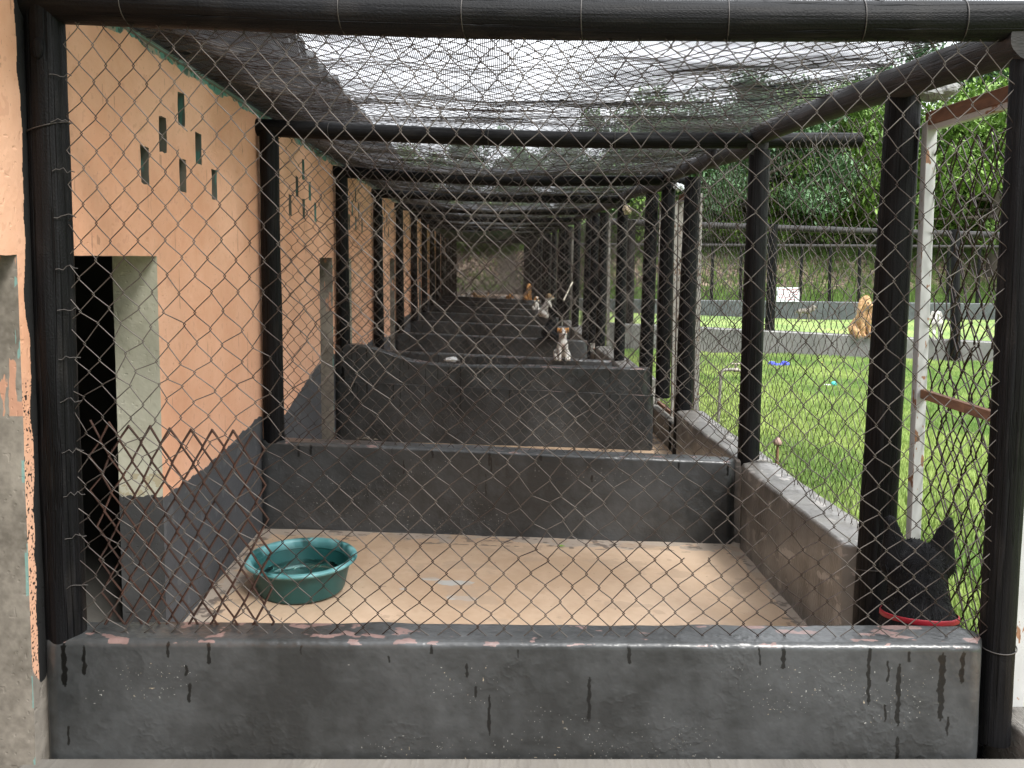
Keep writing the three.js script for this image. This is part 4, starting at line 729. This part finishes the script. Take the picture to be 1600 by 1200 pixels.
function dog(name, label, { bones, H, pos, turn = 0, coat, cell = 0.02, shag = 0, head = [0, 0.85, 0.12], eyes = true, muzzle = 1, fur = 0, furLen = 0.02, lo = [-0.36, -0.04, -0.62], hi = [0.36, 1.14, 0.5] }) {
  const g = surfaceNets(bodyField(bones, shag), lo, hi, cell), p = g.attributes.position, col = [], uv = [];
  for (let i = 0; i < p.count; i++) { const x = p.getX(i), y = p.getY(i), z = p.getZ(i); col.push(...coat(x, y, z)); uv.push(Math.atan2(x, z), y * 1.5); }
  g.setAttribute('color', new THREE.Float32BufferAttribute(col, 3)); g.setAttribute('uv', new THREE.Float32BufferAttribute(uv, 2));
  const d = thing(name, label, 'dog', pos); d.rotation.y = turn; d.scale.setScalar(H);
  part('body', g, new THREE.MeshPhysicalMaterial({ side: THREE.DoubleSide, vertexColors: true, roughness: 0.6, specularIntensity: 0.35, bumpMap: furBump, bumpScale: 0.004 }), d);
  if (fur) {
    const acc = new Acc(), r = rng(91), nn = g.attributes.normal;
    for (let i = 0; i < fur; i++) { const q = Math.floor(r() * p.count), x = p.getX(q), y = p.getY(q), z = p.getZ(q), L = furLen * (0.5 + r()); let dx = nn.getX(q) * 0.5 + 0.5 * (r() - 0.5), dy = nn.getY(q) * 0.4 - 0.75 + 0.3 * (r() - 0.5), dz = nn.getZ(q) * 0.5 + 0.5 * (r() - 0.5); if (y > 0.88) dy += 0.8; const w = 0.0022, a = r() * 6.28, k = acc.p.length / 3; acc.p.push(x - w * Math.cos(a), y, z - w * Math.sin(a), x + w * Math.cos(a), y, z + w * Math.sin(a), x + dx * L, y + dy * L, z + dz * L); acc.i.push(k, k + 1, k + 2); const c = coat(x, y, z).map(e => e * (0.7 + 0.7 * r())); for (let m = 0; m < 3; m++) acc.c.push(...c); }
    part('fur', acc.build(), new THREE.MeshPhysicalMaterial({ side: THREE.DoubleSide, vertexColors: true, roughness: 0.6, specularIntensity: 0.35 }), d).userData.kind = 'stuff';
  }
  if (eyes) { for (const s of [-1, 1]) { const e = new THREE.SphereGeometry(0.021, 12, 10); part('eye', e, M.eye, d).position.set(head[0] + s * 0.052, head[1] + 0.018, head[2] + 0.125); } const n = new THREE.SphereGeometry(0.034, 12, 10); n.scale(1, 0.8, 0.8); part('nose', n, M.nose, d).position.set(head[0], head[1] - 0.052, head[2] + 0.08 + 0.12 * muzzle + 0.03); }
  return d;
}
const white = (x, y, z) => { const n = fbm(x * 14 + z * 9, y * 14, 3, 7); return mix3([0.5, 0.46, 0.42], [0.74, 0.71, 0.67], n); };
const tan = (a, b) => (x, y, z) => mix3(a, b, fbm(x * 12 + z * 8, y * 12, 3, 9));
const black = tan([0.0022, 0.0022, 0.0026], [0.0055, 0.0055, 0.007]), orange = tan([0.3, 0.13, 0.04], [0.52, 0.27, 0.1]), golden = tan([0.34, 0.19, 0.085], [0.66, 0.44, 0.24]), grey = tan([0.08, 0.07, 0.06], [0.25, 0.22, 0.19]);
// black shepherd at the gate, seen from behind
{
  const bones = sitBones(EARS.prick, 1.08, 1.3).map(b => b[2] === -0.3 && b[1] === 0.08 ? [0.02, 0.08, -0.24, 0.05, -0.26, 0.05, -0.26, 0.03, 0.04] : b).concat([[0, 0.48, 0.0, 0.205, 0, 0.72, 0.06, 0.125, 0.06]]);
  const d = dog('black_dog', 'black prick-eared dog in a red collar sitting at the gate', { bones, H: 0.715, pos: [1.51, -0.088, 2.78], turn: Math.PI - 0.1, coat: black, cell: 0.0125, shag: 0.006, muzzle: 1.3, fur: 14000, furLen: 0.016 });
  const acc = new Acc(), N = 48, pr = [];
  const field = bodyField(bones, 0.006), cy = 0.625, cz0 = 0.045;
  for (let i = 0; i <= N; i++) { const th = i / N * 6.28318; let R = 0.06; while (R < 0.4 && field(Math.sin(th) * R, cy - 0.03 * Math.cos(th), cz0 + Math.cos(th) * R) < 0) R += 0.002; pr.push([th, R + 0.006]); }
  for (let i = 0; i <= N; i++) { const [th, R] = pr[i], y = cy - 0.03 * Math.cos(th); for (const [o, dy] of [[-0.004, -0.014], [0.002, -0.011], [0.002, 0.011], [-0.004, 0.014]]) acc.p.push(Math.sin(th) * (R + o), y + dy, cz0 + Math.cos(th) * (R + o)); }
  for (let i = 0; i < N; i++) for (let k = 0; k < 3; k++) { const p = i * 4 + k; acc.i.push(p, p + 4, p + 1, p + 1, p + 4, p + 5); }
  part('collar', acc.build(), std({ color: lin(0.27, 0.008, 0.018), roughness: 0.55 }), d).userData.label = 'bright red collar';
}
dog('puppy', 'small white puppy with brown ears sitting upright on the corridor wall', { bones: sitBones(EARS.fold, 0.9), H: 0.385, pos: [0.883, rowTop(3, 0.883) - 0.004, 9.58], turn: 0.1, cell: 0.016, fur: 5000, furLen: 0.035,
  coat: (x, y, z) => { if (y > 0.82 && Math.abs(x) > 0.03 + 0.02 * (z > 0.2 ? 1 : 0) && y < 1.1) return orange(x, y, z); if (y > 0.2 && y < 0.5 && Math.abs(x) < 0.05 && z > 0.14) return mix3(white(x, y, z), [0.62, 0.42, 0.38], 0.6); return white(x, y, z); } });
dog('black_dog', 'small black dog sitting on a corridor wall behind the white puppy', { bones: sitBones(EARS.prick, 1), H: 0.47, pos: [0.94, rowTop(4, 0.94) - 0.004, 12.0], turn: 2.4, coat: black, fur: 2500, furLen: 0.03 });
dog('terrier', 'white and grey terrier with brown head sitting above the black dog', { bones: sitBones(EARS.fold, 1), H: 0.5, pos: [1.22, rowTop(6, 1.22) - 0.004, 16.8], turn: 1.2, fur: 3000, furLen: 0.05, shag: 0.02, coat: (x, y, z) => y > 0.8 ? tan([0.16, 0.1, 0.05], [0.36, 0.25, 0.14])(x, y, z) : white(x, y, z) });
dog('brown_dog', 'orange-brown dog sitting far back at the right of the corridor', { bones: sitBones(EARS.drop, 1), H: 0.5, pos: [1.2, rowTop(9, 1.2) - 0.01, 24.0], turn: 0.9, coat: orange, cell: 0.026, shag: 0.03 });
dog('spotted_dog', 'orange and white dog lying on a far corridor wall', { bones: sitBones(EARS.drop, 1), H: 0.33, pos: [1.15, rowTop(7, 1.15) - 0.006, 19.2], turn: 0.5, cell: 0.026, coat: (x, y, z) => y > 0.7 && Math.abs(x) > 0.06 ? orange(x, y, z) : white(x, y, z) });
dog('distant_dog', 'pale dog at the far left end of the corridor', { bones: standBones(EARS.drop), H: 0.5, pos: [-0.78, 0.05, 26.5], turn: 1.2, cell: 0.03, lo: [-0.3, -0.04, -0.7], hi: [0.3, 1.14, 0.74], coat: white, eyes: false });
dog('distant_dog', 'tan dog standing at the far end of the corridor, left of centre', { bones: standBones(EARS.drop), H: 0.48, pos: [-0.18, 0.05, 27], turn: -1.3, cell: 0.03, lo: [-0.3, -0.04, -0.7], hi: [0.3, 1.14, 0.74], coat: golden, eyes: false });
dog('distant_dog', 'brown and white dog at the middle of the far corridor end', { bones: standBones(EARS.drop, false), H: 0.5, pos: [0.62, 0.05, 26.2], turn: 0.8, cell: 0.03, lo: [-0.3, -0.04, -0.7], hi: [0.3, 1.14, 0.74], coat: (x, y, z) => z > 0.1 ? orange(x, y, z) : white(x, y, z), eyes: false });
dog('spaniel', 'golden long-eared spaniel sitting on the lawn wall', { bones: sitBones(EARS.drop, 1.05).concat([[0, 0.93, 0.1, 0.11, 0, 0.95, 0.12, 0.1, 0.03]]), H: 0.62, pos: [6.03, 0.585 - 0.05 * 4.08 - 0.01, 13.22], turn: 0.35, coat: golden, cell: 0.016, shag: 0.028, fur: 9000, furLen: 0.06, muzzle: 0.8 });
dog('white_dog', 'white dog with raised tail standing on the lawn wall beyond the gate', { bones: standBones(EARS.drop), H: 0.46, pos: [7.27, 0.585 - 0.05 * 5.32 - 0.006, 13.28], turn: 2.7, coat: white, cell: 0.02, lo: [-0.3, -0.04, -0.7], hi: [0.3, 1.14, 0.74], fur: 3000, furLen: 0.03, eyes: false });
dog('brindle_dog', 'shaggy brown dog nosing along the far lawn wall', { bones: standBones(EARS.drop, false), H: 0.46, pos: [8.75, -0.11, 22.6], turn: 1.35, coat: grey, cell: 0.026, shag: 0.04, lo: [-0.3, -0.04, -0.7], hi: [0.3, 1.14, 0.74], eyes: false });

// ------------------------------------------------------------------ small things
M.blue = std({ color: lin(0.03, 0.05, 0.5), roughness: 0.4 });
{
  const t = thing('dog_toy', 'blue bone-shaped dog toy lying on the lawn', 'toy', [4.17, lawnY(4.17) + 0.03, 11.7]); t.rotation.y = 0.2;
  const pts = [[0, 0.02], [0.028, 0.02], [0.042, 0.0], [0.04, -0.02]]; const gs = []; for (const s of [-1, 1]) for (const q of [-1, 1]) { const g = new THREE.SphereGeometry(0.048, 14, 10); g.translate(s * 0.1, 0.018, q * 0.03); gs.push(g); } const bar = new THREE.CylinderGeometry(0.026, 0.026, 0.2, 14); bar.rotateZ(Math.PI / 2); bar.translate(0, 0.01, 0); gs.push(bar); part('bone', mergeGeometries(gs.map(g => g.toNonIndexed())), M.blue, t);
}
{
  const ball = (name, label, x, z, R, c) => { const g = new THREE.SphereGeometry(R, 20, 14), p = g.attributes.position; for (let i = 0; i < p.count; i++) { const k = 1 + 0.05 * (fbm(p.getX(i) * 40, p.getY(i) * 40 + p.getZ(i) * 30, 2, 4) - 0.5); p.setXYZ(i, p.getX(i) * k, p.getY(i) * k, p.getZ(i) * k); } g.computeVertexNormals(); g.translate(x, lawnY(x) + R * 0.9 + 0.01, -z); single(name, g, std({ color: lin(...c), roughness: 0.5 }), label, 'ball'); };
  ball('ball', 'teal ball on the lawn', 4.2 * 1 + 0.0, 9.9, 0.036, [0.05, 0.42, 0.36]); scene.children.at(-1).userData.label = 'small teal ball lying on the lawn near the blue toy';
  ball('ball', 'small yellow ball lying in the grass under the lawn wall', 4.95, 12.1, 0.03, [0.6, 0.5, 0.08]);
  const scrap = new THREE.IcosahedronGeometry(0.035, 2); scrap.scale(1.3, 0.35, 0.8); scrap.translate(4.1, lawnY(4.1) + 0.035, -9.85); single('paper_scrap', scrap, std({ color: lin(0.72, 0.72, 0.7), roughness: 0.8 }), 'crumpled white scrap beside the teal ball', 'litter');
}
{ // garden tap on a bent pipe
  const x = 2.06, z = 7.2, y0 = lawnY(x), t = thing('standpipe', 'grey standpipe with a tap standing in the lawn behind the fence', 'tap', [x, y0, z]); const acc = new Acc();
  const yt = 0.63; acc.tube([[x - 0.02, y0 - 0.05, z], [x - 0.01, y0 + 0.2, z], [x + 0.0, yt - 0.03, z], [x + 0.012, yt - 0.006, z], [x + 0.04, yt, z], [x + 0.13, yt + 0.004, z]], 0.014, 10); world('pipe', acc.build(), std({ color: lin(0.27, 0.25, 0.22), roughness: 0.6, metalness: 0.3 }), t);
  const a2 = new Acc(); a2.tube([[x + 0.11, yt, z], [x + 0.155, yt, z]], 0.02, 10); a2.tube([[x + 0.13, yt, z], [x + 0.13, yt + 0.05, z]], 0.011, 8); a2.tube([[x + 0.15, yt, z], [x + 0.175, yt - 0.01, z], [x + 0.18, yt - 0.04, z]], 0.011, 8); world('tap_body', a2.build(), std({ color: lin(0.3, 0.27, 0.22), roughness: 0.5, metalness: 0.4 }), t);
  const a3 = new Acc(); a3.tube([[x + 0.09, yt + 0.055, z], [x + 0.17, yt + 0.055, z]], 0.007, 8); world('tap_handle', a3.build(), std({ color: lin(0.45, 0.4, 0.3), roughness: 0.5 }), t);
  const s = thing('sprinkler', 'short rusty sprinkler head on a riser in the lawn grass', 'sprinkler', [2.0, lawnY(2.0), 5.6]); const b = new Acc(); b.tube([[2, lawnY(2) - 0.03, 5.6], [2, lawnY(2) + 0.2, 5.6]], 0.01, 8); world('riser', b.build(), M.rust, s); const hd = new THREE.LatheGeometry([[0, 0], [0.022, 0], [0.03, 0.012], [0.03, 0.03], [0.018, 0.04], [0.01, 0.055], [0, 0.055]].map(q => new THREE.Vector2(...q)), 16); part('head', hd, std({ color: lin(0.3, 0.2, 0.16), roughness: 0.6 }), s).position.set(0, 0.19, 0);
}
function rag(name, label, pos, size, c, seed) {
  const g = new THREE.IcosahedronGeometry(1, 4), p = g.attributes.position; for (let i = 0; i < p.count; i++) { const x = p.getX(i), y = p.getY(i), z = p.getZ(i), k = 0.72 + 0.55 * fbm(x * 3 + z * 2 + seed, y * 3 - z, 3, seed) + 0.18 * Math.sin(9 * fbm(x * 2, z * 2 + y, 2, seed)); p.setXYZ(i, x * k * size[0], y * k * size[1], z * k * size[2]); }
  g.computeVertexNormals(); const v = V(...pos); g.translate(v.x, v.y, v.z); single(name, g, std({ color: lin(...c), roughness: 0.9, bumpMap: furBump, bumpScale: 0.01 }), label, 'bundle');
}
rag('wire_bundle', 'tangled grey bundle tied on top of the gate post', [1.70, 2.235, 3.18], [0.085, 0.035, 0.06], [0.2, 0.2, 0.19], 3);
rag('rag', 'white knotted rag high on the third right-hand post', [1.66, 2.22, 7.18], [0.045, 0.035, 0.04], [0.5, 0.53, 0.55], 5);
rag('rag', 'tan knotted rag on a post farther down the right side', [1.61, 2.16, 9.5], [0.05, 0.06, 0.05], [0.42, 0.34, 0.24], 8);
rag('tissue', 'torn white tuft lying on top of the tall third wall', [-0.31, 0.715, 7.25], [0.06, 0.025, 0.04], [0.72, 0.72, 0.72], 9);
{ const g = timber([1.16, 0.98, 12.4], [1.42, 1.23, 13.6], 0.014, 0.012, 9, [0, 0, 0], 8, 5); single('stick', g, std({ color: lin(0.5, 0.45, 0.36), roughness: 0.8 }), 'pale stick poking slantwise through the netting far down the corridor', 'stick'); }
{ const acc = new Acc(); acc.p.push(0, 0.004, 0, 0.02, 0.007, 0.012, 0.045, 0.004, 0, 0.02, 0.008, -0.012); acc.i.push(0, 1, 2, 0, 2, 3); const g = acc.build(); g.translate(0.41, -0.047, -4.64); single('leaf', g, std({ color: lin(0.17, 0.33, 0.03), roughness: 0.6 }), 'small bright green leaf on the pen floor', 'leaf'); }

renderer.render(scene, camera);
